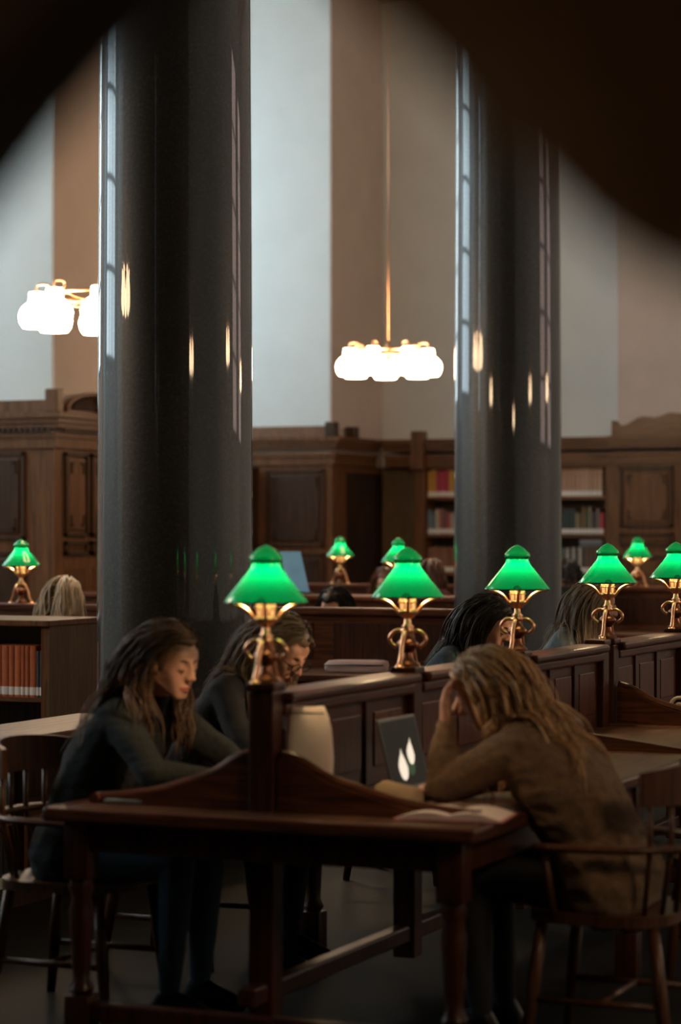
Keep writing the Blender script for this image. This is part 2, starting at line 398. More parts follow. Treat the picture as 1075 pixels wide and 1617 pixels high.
for xa, xb, left in ((FX0+.05, -5.47, 1), (-5.37, FX1-.05, 0)):
    yy = FY+.06
    row(xa, xb, yy, SHZ[4], .2, [.046, .05, .054], [.30, .31] if not left else [.29, .31, .32], reds if left else tan, 'volume on top shelf, left bay of far bookcase' if left else 'leather volume on top shelf, right bay of far bookcase', 'far bookcase top shelf left bay' if left else 'far bookcase top shelf right bay')
    row(xa, xb, yy, SHZ[3], .2, [.036, .042, .048], [.24, .27, .28, .30], blues if left else mixd, 'book on second shelf, left bay of far bookcase' if left else 'book on second shelf, right bay of far bookcase', 'far bookcase second shelf left bay' if left else 'far bookcase second shelf right bay')
    row(xa, xb if left else xb-.22, yy, SHZ[2], .2, [.036, .04], [.27, .28], brown if left else striped, 'volume on third shelf, left bay of far bookcase' if left else 'volume on third shelf, right bay of far bookcase', 'far bookcase third shelf left bay' if left else 'far bookcase third shelf right bay')
for k in range(2):
    o = obj('book', box(B(), -.13, .13, 0, .2, 0, .04, .004), book_mat((.10+.1*k, .11+.1*k, .13+.1*k))); o.location = (-4.56, FY+.05, SHZ[2]+.285+k*.042)
    tag(o, ['dark grey volume lying flat at the right of the third far shelf', 'paler grey volume lying flat on a dark one on the third far shelf'][k], 'book')
for k in range(4):
    o = book((-4.66+k*.055, FY+.06, SHZ[2]), 0, .05, .28, .2, (.12, .07, .05), 'dark brown volume under flat books on third far shelf, %s from the left' % ORD[k], 'volumes under the flat books')

# cabinet on the end pier
t = thing('panelled_cabinet', 'oak wall cabinet with raised door panel and curved crest at right of far bookcase', 'cabinet')
CX0, CX1, CY = -4.28, -2.75, END_Y-.5
obj('carcass', box(B(), CX0, CX1, CY, END_Y-.19, 0, CORN-.3), 'oak', t)
b = B(); cornice(b, CX0, CX1, CY, END_Y-.19, ends=(0, 1, 1, 0)); obj('cornice', b, 'oak_h', t)
b = B(); out = [(CX0, CORN), (CX0, CORN+.17), (CX0+.05, CORN+.165)]+[(CX0+.05+i*.035, CORN+.13-.02*math.sin(PI*i/5)+.07*(1-math.cos(PI*min(1, i/14)))/2*1.3) for i in range(1, 20)]
mx = (CX0+CX1)/2; out = [p for p in out if p[0] <= mx]
out = out+[(2*mx-x, z) for x, z in out[::-1]]
prism(b, out, 1, CY+.02, CY+.08); obj('crest', b, 'oak_h', t)
for a in (CX0+.10, mx+.06):
    raised_panel(t, 'y', a, a+.58, 1.66, 2.30, CY, 'oak'); raised_panel(t, 'y', a, a+.58, 1.46, 1.60, CY, 'oak', corners=False); raised_panel(t, 'y', a, a+.58, .5, 1.36, CY, 'oak')

# alcove bookcase seen past the left column
t = thing('bookcase', 'dark alcove bookcase glimpsed just right of the large left column', 'bookcase')
AX0, AX1, AY = -9.6, -7.97, 16.62
obj('back_panel', box(B(), AX0, AX1, 16.90, 16.925, 0, CORN-.32), 'oak_dark', t)
for x in (AX0, -8.78, AX1-.03): obj('upright', box(B(), x-.035, x+.035, AY, 16.9, 0, CORN-.32), 'oak_dark', t)
for z in SHZ:
    for xa, xb in ((AX0+.035, -8.815), (-8.745, AX1-.065)): obj('shelf', box(B(), xa, xb, AY+.02, 16.9, z-.03, z), 'oak_h', t)
row(-8.74, -8.04, AY+.05, SHZ[4], .2, [.045, .05], [.27, .29], [(.10, .06, .05), (.16, .08, .05), (.30, .10, .04), (.12, .08, .06)], 'volume on upper alcove shelf beside left column', 'alcove upper shelf books')
row(-8.74, -8.04, AY+.05, SHZ[3], .2, [.045, .06], [.27, .29], [(.38, .26, .18), (.20, .12, .08), (.42, .30, .22)], 'volume on middle alcove shelf beside left column', 'alcove middle shelf books')
row(-8.74, -8.04, AY+.05, SHZ[2], .2, [.05], [.30], [(.25, .03, .03), (.20, .03, .02)], 'volume on low alcove shelf beside left column', 'alcove low shelf books')
# small reading light over the alcove bookcase
t = thing('shelf_light', 'small white shaded light above the alcove shelves at the column edge', 'lamp', (-8.55, AY-.12, 2.26))
lathe(b := B(), [(.015, .07), (.03, .06), (.11, 0)], 16); obj('shade', b, plain('white_enamel', (.8, .75, .68), .4), t, True)
tube(b := B(), smooth_pts([(0, 0, .07), (0, .04, .12), (0, .22, .12)]), .009, 6); obj('arm', b, 'brass', t, True)
lathe(b := B(), [(0, -.05), (.03, -.03), (.03, .0), (0, .03)], 12); obj('bulb', b, 'globe', t, True)

# ------------------------------------------------------------------ columns
for (cx, cy), lab in (((-2.346, 3.955), 'wide polished dark granite column rising behind the two women at left'), ((-2.60, 9.76), 'farther polished dark granite column behind the green desk lamps at right'), ((-2.25, -1.9), 'polished granite column nearest the doorway, beyond the left edge')):
    t = thing('granite_column', lab, 'column', (cx, cy, 0))
    lathe(b := B(), [(.52, 0), (.52, .12), (.50, .14), (.50, .2), (.47, .24), (.43, .28), (.41, .3)], 48); obj('base', b, 'granite', t, 'auto')
    lathe(b := B(), [(.398, .3)]+[(.396-.030*(i/20)**1.3, .3+6.4*i/20) for i in range(1, 21)], 96); obj('shaft', b, 'granite', t, True)
    lathe(b := B(), [(.37, 6.7), (.42, 6.75), (.42, 6.82), (.50, 7.0), (.58, 7.15), (.58, CEIL)], 48); obj('capital', b, 'plaster_warm', t, 'auto')

# ------------------------------------------------------------------ chandeliers
def chandelier(lab, loc, R=.365, n=7):
    t = thing('chandelier', lab, 'chandelier', loc, group='opal globe chandeliers')
    b = B(); tube(b, [(R*.82*math.cos(2*PI*i/36), R*.82*math.sin(2*PI*i/36), .11) for i in range(37)], .012, 8, False); obj('ring', b, 'brass', t, True)
    b = B(); tube(b, [(R*.6*math.cos(2*PI*i/36), R*.6*math.sin(2*PI*i/36), .05) for i in range(37)], .008, 8, False); obj('inner_ring', b, 'brass', t, True)
    lathe(b := B(), [(0, .02), (.03, .04), (.04, .10), (.02, .14), (.012, .2), (0, .2)], 16); obj('hub', b, 'brass', t, True)
    tube(b := B(), [(0, 0, .18), (0, 0, CEIL-loc[2])], .0045, 8); obj('suspension_rod', b, 'brass', t, True)
    gm = mesh_of('globe', lathe(B(), [(.0, .125), (.052, .125), (.056, .115), (.06, .055), (.085, .04), (.115, .005), (.127, -.04), (.118, -.085), (.095, -.12), (0, -.12)], 24), 'globe', 'auto')
    am = B(); tube(am, smooth_pts([(.02-R, 0, .10), (-R*.5, 0, .07), (-R*.18, 0, .11), (-.09, 0, .165), (-.05, 0, .18), (0, 0, .17), (0, 0, .12)], 4), .009, 8); am = mesh_of('arm', am, 'brass', True)
    for i in range(n):
        a = 2*PI*(i+.25)/n
        g = obj('globe', gm, None, t); g.location = (R*math.cos(a), R*math.sin(a), 0)
        r = obj('arm', am, None, t); r.location = (R*math.cos(a), R*math.sin(a), 0); r.rotation_euler = (0, 0, a)
    return t
chandelier('opal globe chandelier on a thin rod in front of the far wall', (-5.04, 13.46, 3.15))
chandelier('opal globe chandelier half hidden by the left granite column', (-4.72, 7.63, 3.13), .50, 9)
chandelier('opal globe chandelier left of the frame over the alcove desks', (-4.95, 1.6, 3.15))
chandelier('opal globe chandelier right of the frame, nearest the doorway', (4.4, -1.6, 3.15))
chandelier('opal globe chandelier right of the frame, middle of its row', (4.9, 6.6, 3.15))
chandelier('opal globe chandelier right of the frame, by the far end', (4.9, 12.6, 3.15))

t = thing('added_fill_sconce', 'added unseen sconce behind the viewer, warming the foreground arch', 'lamp', (1.6, -8.78, 2.1))  # added out of view to tint the foreground arch brown
lathe(b := B(), [(.03, -.06), (.05, -.02), (.06, .06), (.055, .10), (0, .10)], 20, (0, .10, 0)); obj('shade', b, plain('fill_sconce_glass', (.9, .7, .4), .4, emit=(1.0, .55, .22), estr=FILL_SCONCE), t, True)
tube(b := B(), smooth_pts([(0, .0, -.10), (0, .06, -.12), (0, .10, -.06)], 4), .01, 8); obj('arm', b, 'brass', t, True)
lathe(b := B(), [(0, .012), (.04, .008), (.045, 0)], 16); bmesh.ops.rotate(b, verts=b.verts, cent=(0, 0, 0), matrix=Matrix.Rotation(-PI/2, 3, 'X')); bmesh.ops.translate(b, verts=b.verts, vec=(0, 0, -.10)); obj('wall_plate', b, 'brass', t, True)

# ================================================================== READING DESKS
TOP = .76; RAIL = 1.13
def gable_profile(sgn, wid):
    base = [(.05, .17), (.10, .155), (.2, .10), (.3, .068), (.42, .035), (.55, .016), (.66, .006)]
    k = wid/.72
    return [(sgn*x*k if x > .06 else sgn*x, TOP+z) for x, z in base]
def gable(parent, y, wl, wr, name='end_gable', th=.045):
    L = smooth_pts([(x, z, 0) for x, z in gable_profile(-1, wl)], 4); Rr = smooth_pts([(x, z, 0) for x, z in gable_profile(1, wr)], 4)
    for pts, s in ((L, -1), (Rr, 1)):
        b = B(); out = [(p.x, p.y) for p in pts]; out = out+[(out[-1][0], TOP), (s*.05, TOP)]
        prism(b, out, 1, y-th/2, y+th/2); g = obj(name, b, 'mahogany_x', parent)
        b = B(); tube(b, [(p.x, y, p.y+.004) for p in pts], .011, 6, flat=2.2); obj('gable_moulding', b, 'mahogany_x', g, True)
        x, z = out[-3][0], TOP+.012
        b = B(); lathe(b, [(0, -th/2-.004), (.018, -th/2-.004), (.018, th/2+.004), (0, th/2+.004)], 12)
        bmesh.ops.rotate(b, verts=b.verts, cent=(0, 0, 0), matrix=Matrix.Rotation(PI/2, 3, 'X')); bmesh.ops.translate(b, verts=b.verts, vec=(x, y, z))
        obj('gable_scroll', b, 'mahogany_x', g, 'auto')
def newel(parent, y, top=1.165):
    b = B(); box(b, -.042, .042, y-.042, y+.042, .1, top-.03, .006); box(b, -.05, .05, y-.05, y+.05, top-.03, top, .008); obj('post', b, 'mahogany', parent)
def turned_leg(parent, x, y, h):
    b = B(); box(b, x-.042, x+.042, y-.042, y+.042, h-.2, h, .005); box(b, x-.042, x+.042, y-.042, y+.042, 0, .16, .005)
    lathe(b, [(.03, .16), (.042, .18), (.028, .21), (.03, .25), (.036, .36), (.04, h-.3), (.03, h-.26), (.042, h-.23), (.036, h-.2)], 14, (x, y, 0))
    obj('leg', b, 'mahogany', parent, 'auto')
def section_panels(parent, y0, y1, mat='panel_wood'):
    """framed screen between two posts"""
    obj('screen_rail', box(B(), -.075, .075, y0, y1, RAIL-.035, RAIL, .012), 'mahogany_h', parent)
    obj('screen_rail', box(B(), -.05, .05, y0, y1, RAIL-.075, RAIL-.035, .01), 'mahogany_h', parent)
    obj('screen_board', box(B(), -.012, .012, y0, y1, TOP, RAIL-.07), 'mahogany_h', parent)
    n = 3; w = (y1-y0)/n
    for i in range(n):
        a = y0+i*w
        if i: obj('stile', box(B(), -.024, .024, a-.03, a+.03, TOP, RAIL-.07, .004), 'mahogany', parent)
        for s in (-1, 1): obj('panel', box(B(), min(s*.010, s*.019), max(s*.010, s*.019), a+.06, a+w-.06, TOP+.06, RAIL-.12, .004), mat, parent)
def desk(label, y0, y1, posts, wl=.66, wr=.77, gables=(), first=False):
    t = thing('reading_desk', label, 'desk', (0, y0, 0), group='double-sided mahogany reading desks'); t.location = (0, 0, 0)
    b = B()
    obj('tabletop', box(b, -wl, wr, y0, y1, TOP-.03, TOP-.002, .008), 'tabletop', t)
    for x0, x1 in ((-wl-.015, -wl+.012), (wr-.012, wr+.015)): obj('table_edge', box(B(), x0, x1, y0-.015, y1, TOP-.042, TOP+.003, .01), 'mahogany_h', t)
    obj('table_edge', box(B(), -wl-.015, wr+.015, y0-.018, y0+.012, TOP-.042, TOP+.003, .01), 'mahogany_x', t)
    for x0, x1, a, c in ((-wl+.05, -wl+.075, y0+.05, y1-.05), (wr-.075, wr-.05, y0+.05, y1-.05), (-wl+.05, wr-.05, y0+.05, y0+.075), (-wl+.05, wr-.05, y1-.075, y1-.05)):
        obj('apron', box(B(), x0, x1, a, c, TOP-.14, TOP-.03), 'mahogany', t)
    ys = [y0+.07, y1-.07] if y1-y0 < 3 else [y0+.07, (y0+y1)/2, y1-.07]
    for x in (-wl+.08, wr-.08):
        for y in ys: turned_leg(t, x, y, TOP-.03)
    obj('stretcher', box(B(), -.03, .03, y0+.07, y1-.07, .16, .22, .008), 'mahogany', t)
    for y in (ys[0], ys[-1]): obj('stretcher', box(B(), -wl+.08, wr-.08, y-.03, y+.03, .08, .14, .008), 'mahogany', t)
    for y in posts: newel(t, y, 1.165 if y < .1 else RAIL+.02)
    for a, c in zip(posts, posts[1:]): section_panels(t, a+.042, c-.042)
    for y in gables: gable(t, y, wl, wr)
    return t
S = 1.215
d1 = desk('long mahogany reading desk with scrolled end gable, nearest in the foreground', -.22, 3*S-.06, [0, S, 2*S, 3*S-.11], gables=[0])
d2 = desk('second mahogany reading desk in line beyond the curly haired reader, with carved scrolls', 3*S+.0, 6*S+.2, [3*S+.045, 4*S, 5*S, 6*S], gables=[3*S+.045])
# low cross divider on the right-hand side of desk 1
b = B(); out = [(.05, TOP), (.05, TOP+.15)]+[(p.x, p.y) for p in smooth_pts([(.12, TOP+.10, 0), (.3, TOP+.065, 0), (.5, TOP+.04, 0), (.72, TOP+.012, 0)], 4)]+[(.72, TOP)]
prism(b, out, 1, 2*S-.02, 2*S+.02); obj('cross_divider', b, 'mahogany_x', d1)
b = B(); out = [(-x, z) for x, z in out]; prism(b, out, 1, 2*S-.02, 2*S+.02); obj('cross_divider', b, 'mahogany_x', d1)
# carved openwork scrolls standing on the second desk's gable
b = B()
def spiral(cx, cz, r0, turns, s, y, n=26):
    return [(cx+s*(r0*(1-.8*i/n))*math.cos(2*PI*turns*i/n), y, cz+(r0*(1-.8*i/n))*math.sin(2*PI*turns*i/n)) for i in range(n+1)]
yy = 3*S+.16
for cx, r in ((.30, .05), (.42, .045), (.54, .045), (.66, .04)):
    tube(b, spiral(cx, TOP+.075, r, 1.4, 1, yy), .009, 6)
tube(b, [(.2, yy, TOP+.02), (.3, yy, TOP+.03), (.7, yy, TOP+.025)], .009, 6)
tube(b, [(.16, yy, TOP+.09), (.22, yy, TOP+.03), (.26, yy, TOP+.07)], .008, 6)
obj('carved_scrollwork', b, plain('lamplit_scroll', (.75, .62, .50), .45), d2, True)  # lamplight on the scrolls put into this pale colour

# ---------------------------------------------------------------- desks of the alcoves, running across
def alcove_desk(label, x0, x1, y, lip=0):
    t = thing('reading_desk', label, 'desk', (0, 0, 0), group='reading desks across the alcoves')
    obj('tabletop', box(B(), x0, x1, y-.72, y+.72, TOP-.03, TOP, .008), 'tabletop', t)
    for yy in (y-.72, y+.72): obj('table_edge', box(B(), x0-.01, x1+.01, yy-.015, yy+.015, TOP-.04, TOP+.003, .008), 'mahogany_x', t)
    for yy in (y-.65, y+.63): obj('apron', box(B(), x0+.05, x1-.05, yy, yy+.02, TOP-.14, TOP-.03), 'mahogany_x', t)
    for x in (x0+.08, x1-.08):
        for yy in (y-.64, y+.64): turned_leg(t, x, yy, TOP-.03)
    obj('screen_board', box(B(), x0, x1, y-.02, y+.02, TOP, RAIL-.02), 'mahogany_x', t)
    obj('screen_rail', box(B(), x0-.03, x1+.03, y-.07, y+.07, RAIL-.03, RAIL+.015, .012), 'mahogany_x', t)
    n = max(2, round((x1-x0)/.9)); w = (x1-x0)/n
    for i in range(n):
        for s in (-1, 1): obj('panel', box(B(), x0+i*w+.07, x0+(i+1)*w-.07, min(y+s*.018, y+s*.028), max(y+s*.018, y+s*.028), TOP+.06, RAIL-.08, .004), 'mahogany', t)
    obj('end_post', box(B(), x1-.04, x1+.04, y-.04, y+.04, 0, RAIL+.0, .006), 'mahogany', t)
    obj('end_post', box(B(), x0-.04, x0+.04, y-.04, y+.04, 0, RAIL+.0, .006), 'mahogany', t)
    return t
alcove_desk('dark reading desk running across behind the woman with glasses, pouch lying on it', -6.5, -2.05, 7.2)
alcove_desk('dark reading desk in the middle distance carrying the pale blue screen', -6.4, -3.1, 10.0)
alcove_desk('farthest dark reading desk below the end bookcases', -6.5, -2.3, 13.35)

# ---------------------------------------------------------------- green reading lamps
def make_lamp():
    t = thing('desk_lamp', 'x', 'lamp')
    lathe(b := B(), [(0, 0), (.042, 0), (.042, .008), (.03, .016), (.02, .03), (.016, .05)], 18); obj('foot', b, 'brass_dark', t, 'auto')
    lathe(b := B(), [(.014, .05), (.026, .058), (.038, .072), (.040, .085), (.026, .097), (.016, .104), (.012, .12)], 20); obj('font', b, 'brass_dark', t, True)
    lathe(b := B(), [(.012, .12), (.026, .124), (.028, .132), (.018, .138), (.024, .143), (.014, .152), (.011, .175)], 18); obj('collar', b, 'brass', t, True)
    for s in (-1, 1):
        pts = smooth_pts([(s*.012, 0, .128), (s*.045, 0, .128), (s*.068, 0, .108), (s*.066, 0, .085), (s*.045, 0, .07)], 5)
        tube(b := B(), pts, .0075, 8); obj('handle_loop', b, 'brass', t, True)
    for s in (-1, 1):
        pts = smooth_pts([(0, s*.012, .132), (.0, s*.034, .118), (.0, s*.052, .085), (.0, s*.064, .04), (0, s*.082, .006)], 5)
        tube(b := B(), pts, [.0088]*len(pts), 8); br = obj('brace', b, 'brass', t, True)
        lathe(b := B(), [(0, .008), (.014, .008), (.017, 0)], 10, (0, s*.08, 0)); obj('brace_foot', b, 'brass', br, True)
    lathe(b := B(), [(.011, .172), (.022, .176), (.034, .19), (.038, .2), (.034, .206), (.0, .207)], 20); obj('burner_cup', b, 'brass', t, True)
    lathe(b := B(), [(0, .207), (.026, .207), (.030, .22), (.030, .25), (.022, .275), (0, .28)], 18); obj('burner', b, 'burner', t, True)
    b = B()
    for k in range(8):
        a = 2*PI*k/8; tube(b, [(.031*math.cos(a), .031*math.sin(a), .205), (.031*math.cos(a), .031*math.sin(a), .25)], .0025, 5)
    tube(b, [(.0325*math.cos(2*PI*i/20), .0325*math.sin(2*PI*i/20), .232) for i in range(21)], .003, 5, False); obj('gallery', b, 'brass', t, True)
    for k in range(4):
        a = PI/4*2*k+math.radians(23); c, s = math.cos(a), math.sin(a)
        pts = smooth_pts([(r*c, r*s, z) for r, z in ((.030, .19), (.042, .205), (.062, .228), (.09, .242), (.121, .247))], 4)
        tube(b := B(), pts, .0065, 8); obj('shade_arm', b, 'brass', t, True)
    lathe(b := B(), [(.131, .250), (.130, .256), (.110, .282), (.085, .312), (.062, .340), (.050, .356), (.046, .366), (.045, .376)], 40); sh = obj('shade', b, 'green_glass', t, True)
    b = B(); tube(b, [(.131*math.cos(2*PI*i/40), .131*math.sin(2*PI*i/40), .251) for i in range(41)], .0035, 6, False); obj('shade_rim', b, 'green_cap', sh, True)
    lathe(b := B(), [(.045, .374), (.051, .379), (.053, .388), (.050, .397), (.045, .401), (.028, .418), (.012, .428), (0, .433)], 28); obj('shade_cap', b, 'green_cap', sh, 'auto')
    b = B(); dx, dy = .32, -.947
    for r in (.009, .015):
        tube(b, [((.129)*dx-dy*r*math.cos(PI*i/8), .129*dy+dx*r*math.cos(PI*i/8), .252+r*math.sin(PI*i/8)) for i in range(9)], .0018, 5)
    obj('rim_clip', b, 'black_metal', sh, True)
    ld = bpy.data.lights.new('lamp_light', 'POINT'); ld.energy = LAMP_W; ld.color = (1.0, .66, .36); ld.shadow_soft_size = .02
    lo = bpy.data.objects.new('lamp_light', ld); C.objects.link(lo); lo.location = (0, 0, .322); lo.parent = t
    return t
lamp0 = make_lamp(); LU = [False]
def lamp(loc, label, rz=0, cap=True):
    o = lamp0 if not LU[0] else dup(lamp0); LU[0] = True
    o.location = loc; o.rotation_euler = (0, 0, rz); tag(o, label, 'lamp', 'green glass reading lamps'); return o
lamp((0, 0, 1.165), 'large out of focus green glass lamp on the newel post of the nearest desk')
lamp((0, S, RAIL+.02), 'green glass lamp on the screen between the white bag and the curly haired reader')
lamp((0, 2*S, RAIL+.02), 'green glass lamp just above the curly haired reader, in front of the right column')
lamp((0, 3*S+.045, RAIL+.02), 'green glass lamp in front of the woman in the grey jumper')
lamp((0, 4*S, RAIL+.02), 'green glass lamp cut by the right edge of the photo')
lamp((-5.20, 7.25, RAIL+.015), 'green lamp at far left above the blonde head', PI/2)
lamp((-3.556, 10.0, RAIL+.015), 'green lamp partly hidden behind the second large lamp', PI/2)
lamp((-5.49, 13.4, RAIL+.015), 'small distant green lamp right of the blue screen', PI/2)
lamp((-2.68, 13.4, RAIL+.015), 'small distant green lamp between the two rightmost large lamps', PI/2)

# pale blue screen on the middle desk
t = thing('screen', 'pale blue tilted screen panel standing behind the dark desk ledge', 'screen', (-4.45, 10.12, RAIL+.015), math.radians(23))
b = B(); prism(b, [(-.06, .006), (.10, .006), (.03, .325), (-.13, .325)], 1, -.008, .008); obj('screen_panel', b, plain('blue_plastic', (.13, .28, .42), .5, emit=(.20, .48, .75), estr=.14), t)
obj('foot', box(B(), -.08, .12, -.05, .05, -.0, .012, .004), 'black_metal', t)

# ------------------------------------------------------------------ low bookcases on the left
t = thing('low_bookcase', 'low wooden bookcase with pale top running between the granite columns', 'bookcase')
LX0, LX1, LY0, LY1 = -2.62, -2.22, -1.45, 3.50
obj('top_board', box(B(), LX0-.03, LX1+.03, LY0, LY1, .705, .74, .008), 'oak_pale', t)
obj('back_panel', box(B(), LX0, LX0+.02, LY0, LY1, 0, .705), 'oak_dark', t)
obj('shelf', box(B(), LX0+.02, LX1, LY0, LY1, .36, .38), 'oak_pale', t); obj('plinth', box(B(), LX0+.02, LX1, LY0, LY1, 0, .07), 'oak_dark', t)
for y in (LY0, -.2, 1.03, 2.26, LY1-.03): obj('upright', box(B(), LX0+.02, LX1, y, y+.03, .07, .705), 'oak', t)
pal = [(.03, .08, .10), (.05, .10, .14), (.45, .28, .04), (.03, .05, .05), (.25, .20, .16), (.05, .12, .13), (.30, .05, .04), (.12, .12, .12)]
for a, c, bay in ((-.17, 1.02, 'near'), (1.06, 2.25, 'middle')):
    row(a, c, LX1-.05, .38, .2, [.035, .045], [.24, .27, .29], pal, 'book on upper shelf, %s bay of low bookcase' % bay, 'low bookcase upper shelf books', rz=PI/2, along='y')
    row(a, c, LX1-.05, .07, .2, [.05], [.24, .26], [(.03, .04, .05), (.05, .04, .04)], 'book on bottom shelf, %s bay of low bookcase' % bay, 'low bookcase bottom shelf books', rz=PI/2, along='y')
t = thing('low_bookcase', 'chest-high oak bookcase end at left holding orange volumes', 'bookcase')
KX0, KX1, KY0, KY1, KH = -5.2, -3.60, 4.84, 5.42, 1.135
obj('top_board', box(B(), KX0-.02, KX1+.025, KY0-.025, KY1+.02, KH-.035, KH, .006), 'oak', t)
for x in (KX0, -4.4, KX1-.04): obj('upright', box(B(), x, x+.04, KY0, KY1, 0, KH-.035), 'oak', t)
obj('end_panel', box(B(), KX1, KX1+.012, KY0, KY1, 0, KH-.035), 'oak_olive', t)
obj('divider', box(B(), KX0, KX1-.04, 5.12, 5.14, 0, KH-.035), 'oak_dark', t)
for z in (.30, .70): obj('shelf', box(B(), KX0+.04, KX1-.04, KY0+.01, KY1, z-.025, z), 'oak_h', t)
xs = KX1-.045
seq = [(.022, (.05, .06, .07))]*2+[(.044, (.42, .10, .03)), (.030, (.36, .09, .03)), (.026, (.40, .10, .04)), (.042, (.44, .12, .04)), (.038, (.40, .10, .03)), (.046, (.42, .11, .04)), (.044, (.42, .10, .03)), (.03, (.38, .09, .03))]+[(.044, (.42, .10, .03))]*8
for i, (th, col) in enumerate(seq):
    xs -= th
    book((xs+th/2, KY0+.035, .70), 0, th-.002, .29 if i > 1 else .26, .2, col, 'orange cloth volume in the left bookcase, %s from its right end' % ORD[i] if i > 1 else 'slim slate volume beside the orange set, %s from the right' % ORD[i], 'orange set' if i > 1 else 'slate volumes', lab=.045)
row(-4.35, KX1-.05, KY0+.035, .30, .2, [.035, .045], [.18, .2, .23], [(.04, .13, .16), (.05, .09, .08), (.50, .48, .42), (.15, .18, .19), (.04, .14, .20), (.04, .16, .20)], 'book on lower shelf under the orange volumes', 'books under the orange set')

# ================================================================== CHAIRS
def make_chair():
    t = thing('wooden_armchair', 'x', 'chair')
    b = B(); out = []
    for i in range(40):
        a = 2*PI*i/40; c, s = math.cos(a), math.sin(a); out.append((.02+.235*math.copysign(abs(c)**.6, c), .245*math.copysign(abs(s)**.6, s)))
    prism(b, out, 2, .425, .458); obj('seat', b, 'chairwood', t, 'auto')
    for x, y, dx, dy in ((.19, .19, .05, .03), (.19, -.19, .05, -.03), (-.16, .17, -.06, .04), (-.16, -.17, -.06, -.04)):
        tube(B0 := B(), [(x, y, .43), (x+dx*.5, y+dy*.5, .22), (x+dx, y+dy, 0)], [.018, .022, .016], 10); obj('leg', B0, 'chairwood', t, True)
    for s in (-1, 1): tube(B0 := B(), [(.215, s*.205, .18), (-.195, s*.195, .18)], .011, 8); obj('stretcher', B0, 'chairwood', t, True)
    tube(B0 := B(), [(.0, -.2, .18), (.0, .2, .18)], .011, 8); obj('stretcher', B0, 'chairwood', t, True)
    # curved top rail of the back
    b = B(); n = 16; ring = []
    for i in range(n+1):
        a = math.radians(-62+124*i/n); R = .27
        x, y = -.03-R*math.cos(a)*.85, R*math.sin(a); k = 1-.35*abs(2*i/n-1)**2
        nx, ny = -math.cos(a), math.sin(a)
        ring.append([b.verts.new((x+nx*o_, y+ny*o_, z)) for o_, z in ((-.011, .80), (.011, .80), (.014, .86+.065*k), (-.006, .86+.065*k))])
    for A, D in zip(ring, ring[1:]):
        for k in range(4): b.faces.new((A[k], A[(k+1) % 4], D[(k+1) % 4], D[k]))
    b.faces.new(ring[0]); b.faces.new(ring[-1][::-1]); obj('top_rail', b, 'chairwood', t, 'auto')
    # arm bow
    pts = smooth_pts([(.19, -.27, .665), (.05, -.275, .665), (-.12, -.245, .665), (-.24, -.13, .665), (-.262, 0, .665), (-.24, .13, .665), (-.12, .245, .665), (.05, .275, .665), (.19, .27, .665)], 5)
    tube(B0 := B(), pts, .022, 8, flat=.6); obj('arm_bow', B0, 'chairwood', t, True)
    for s in (-1, 1): tube(B0 := B(), [(.14, s*.225, .44), (.16, s*.262, .66)], [.014, .012], 8); obj('arm_post', B0, 'chairwood', t, True)
    for i in range(7):
        a = math.radians(-54+108*i/6)
        tube(B0 := B(), [(-.02-.19*math.cos(a), .205*math.sin(a), .44), (-.03-.262*math.cos(a)*.87, .262*math.sin(a), .68), (-.03-.27*math.cos(a)*.85, .27*math.sin(a), .81)], .009, 6); obj('spindle', B0, 'chairwood', t, True)
    return t
chair0 = make_chair(); CU = [False]
def chair(x, y, rz, label):
    o = chair0 if not CU[0] else dup(chair0); CU[0] = True
    o.location = (x, y, 0); o.rotation_euler = (0, 0, rz); tag(o, label, 'chair', 'bow-back wooden armchairs'); return o

# ================================================================== PEOPLE
def sph(bm, c, r, sub=2):
    g = bmesh.ops.create_icosphere(bm, subdivisions=sub, radius=1)
    rr = r if isinstance(r, (tuple, list, Vector)) else (r, r, r)
    for v in g['verts']: v.co = Vector((v.co.x*rr[0], v.co.y*rr[1], v.co.z*rr[2]))+Vector(c)
    return g['verts']
def hull(bm, balls):
    t = bmesh.new()
    for c, r in balls: sph(t, c, r)
    res = bmesh.ops.convex_hull(t, input=t.verts)
    me = bpy.data.meshes.new('tmp')
    kill = [e for e in res['geom_interior'] if isinstance(e, bmesh.types.BMVert)]
    bmesh.ops.delete(t, geom=kill, context='VERTS'); t.to_mesh(me); t.free(); bm.from_mesh(me); bpy.data.meshes.remove(me)
def remeshed(bm, voxel, smooth=4, folds=0, fscale=9, seed=0):
    me = bpy.data.meshes.new('tmp'); bm.to_mesh(me); bm.free()
    o = bpy.data.objects.new('tmp', me); C.objects.link(o)
    m = o.modifiers.new('r', 'REMESH'); m.mode = 'VOXEL'; m.voxel_size = voxel
    if smooth:
        q = o.modifiers.new('s', 'SMOOTH'); q.iterations = smooth; q.factor = .5
    dg = bpy.context.evaluated_depsgraph_get(); dg.update()
    out = bpy.data.meshes.new_from_object(o.evaluated_get(dg))
    bpy.data.objects.remove(o); bpy.data.meshes.remove(me)
    if folds:
        ns = [v.normal.copy() for v in out.vertices]
        for v, n in zip(out.vertices, ns):
            p = v.co*fscale+Vector((seed, 0, 0)); q = Vector((p.x*.6, p.y*.6, p.z*1.7))
            f = mnoise.noise(q)*.7+(1-abs(mnoise.noise(q*1.9)))*.5-.35
            v.co += n*f*folds
    for p in out.polygons: p.use_smooth = True
    return out
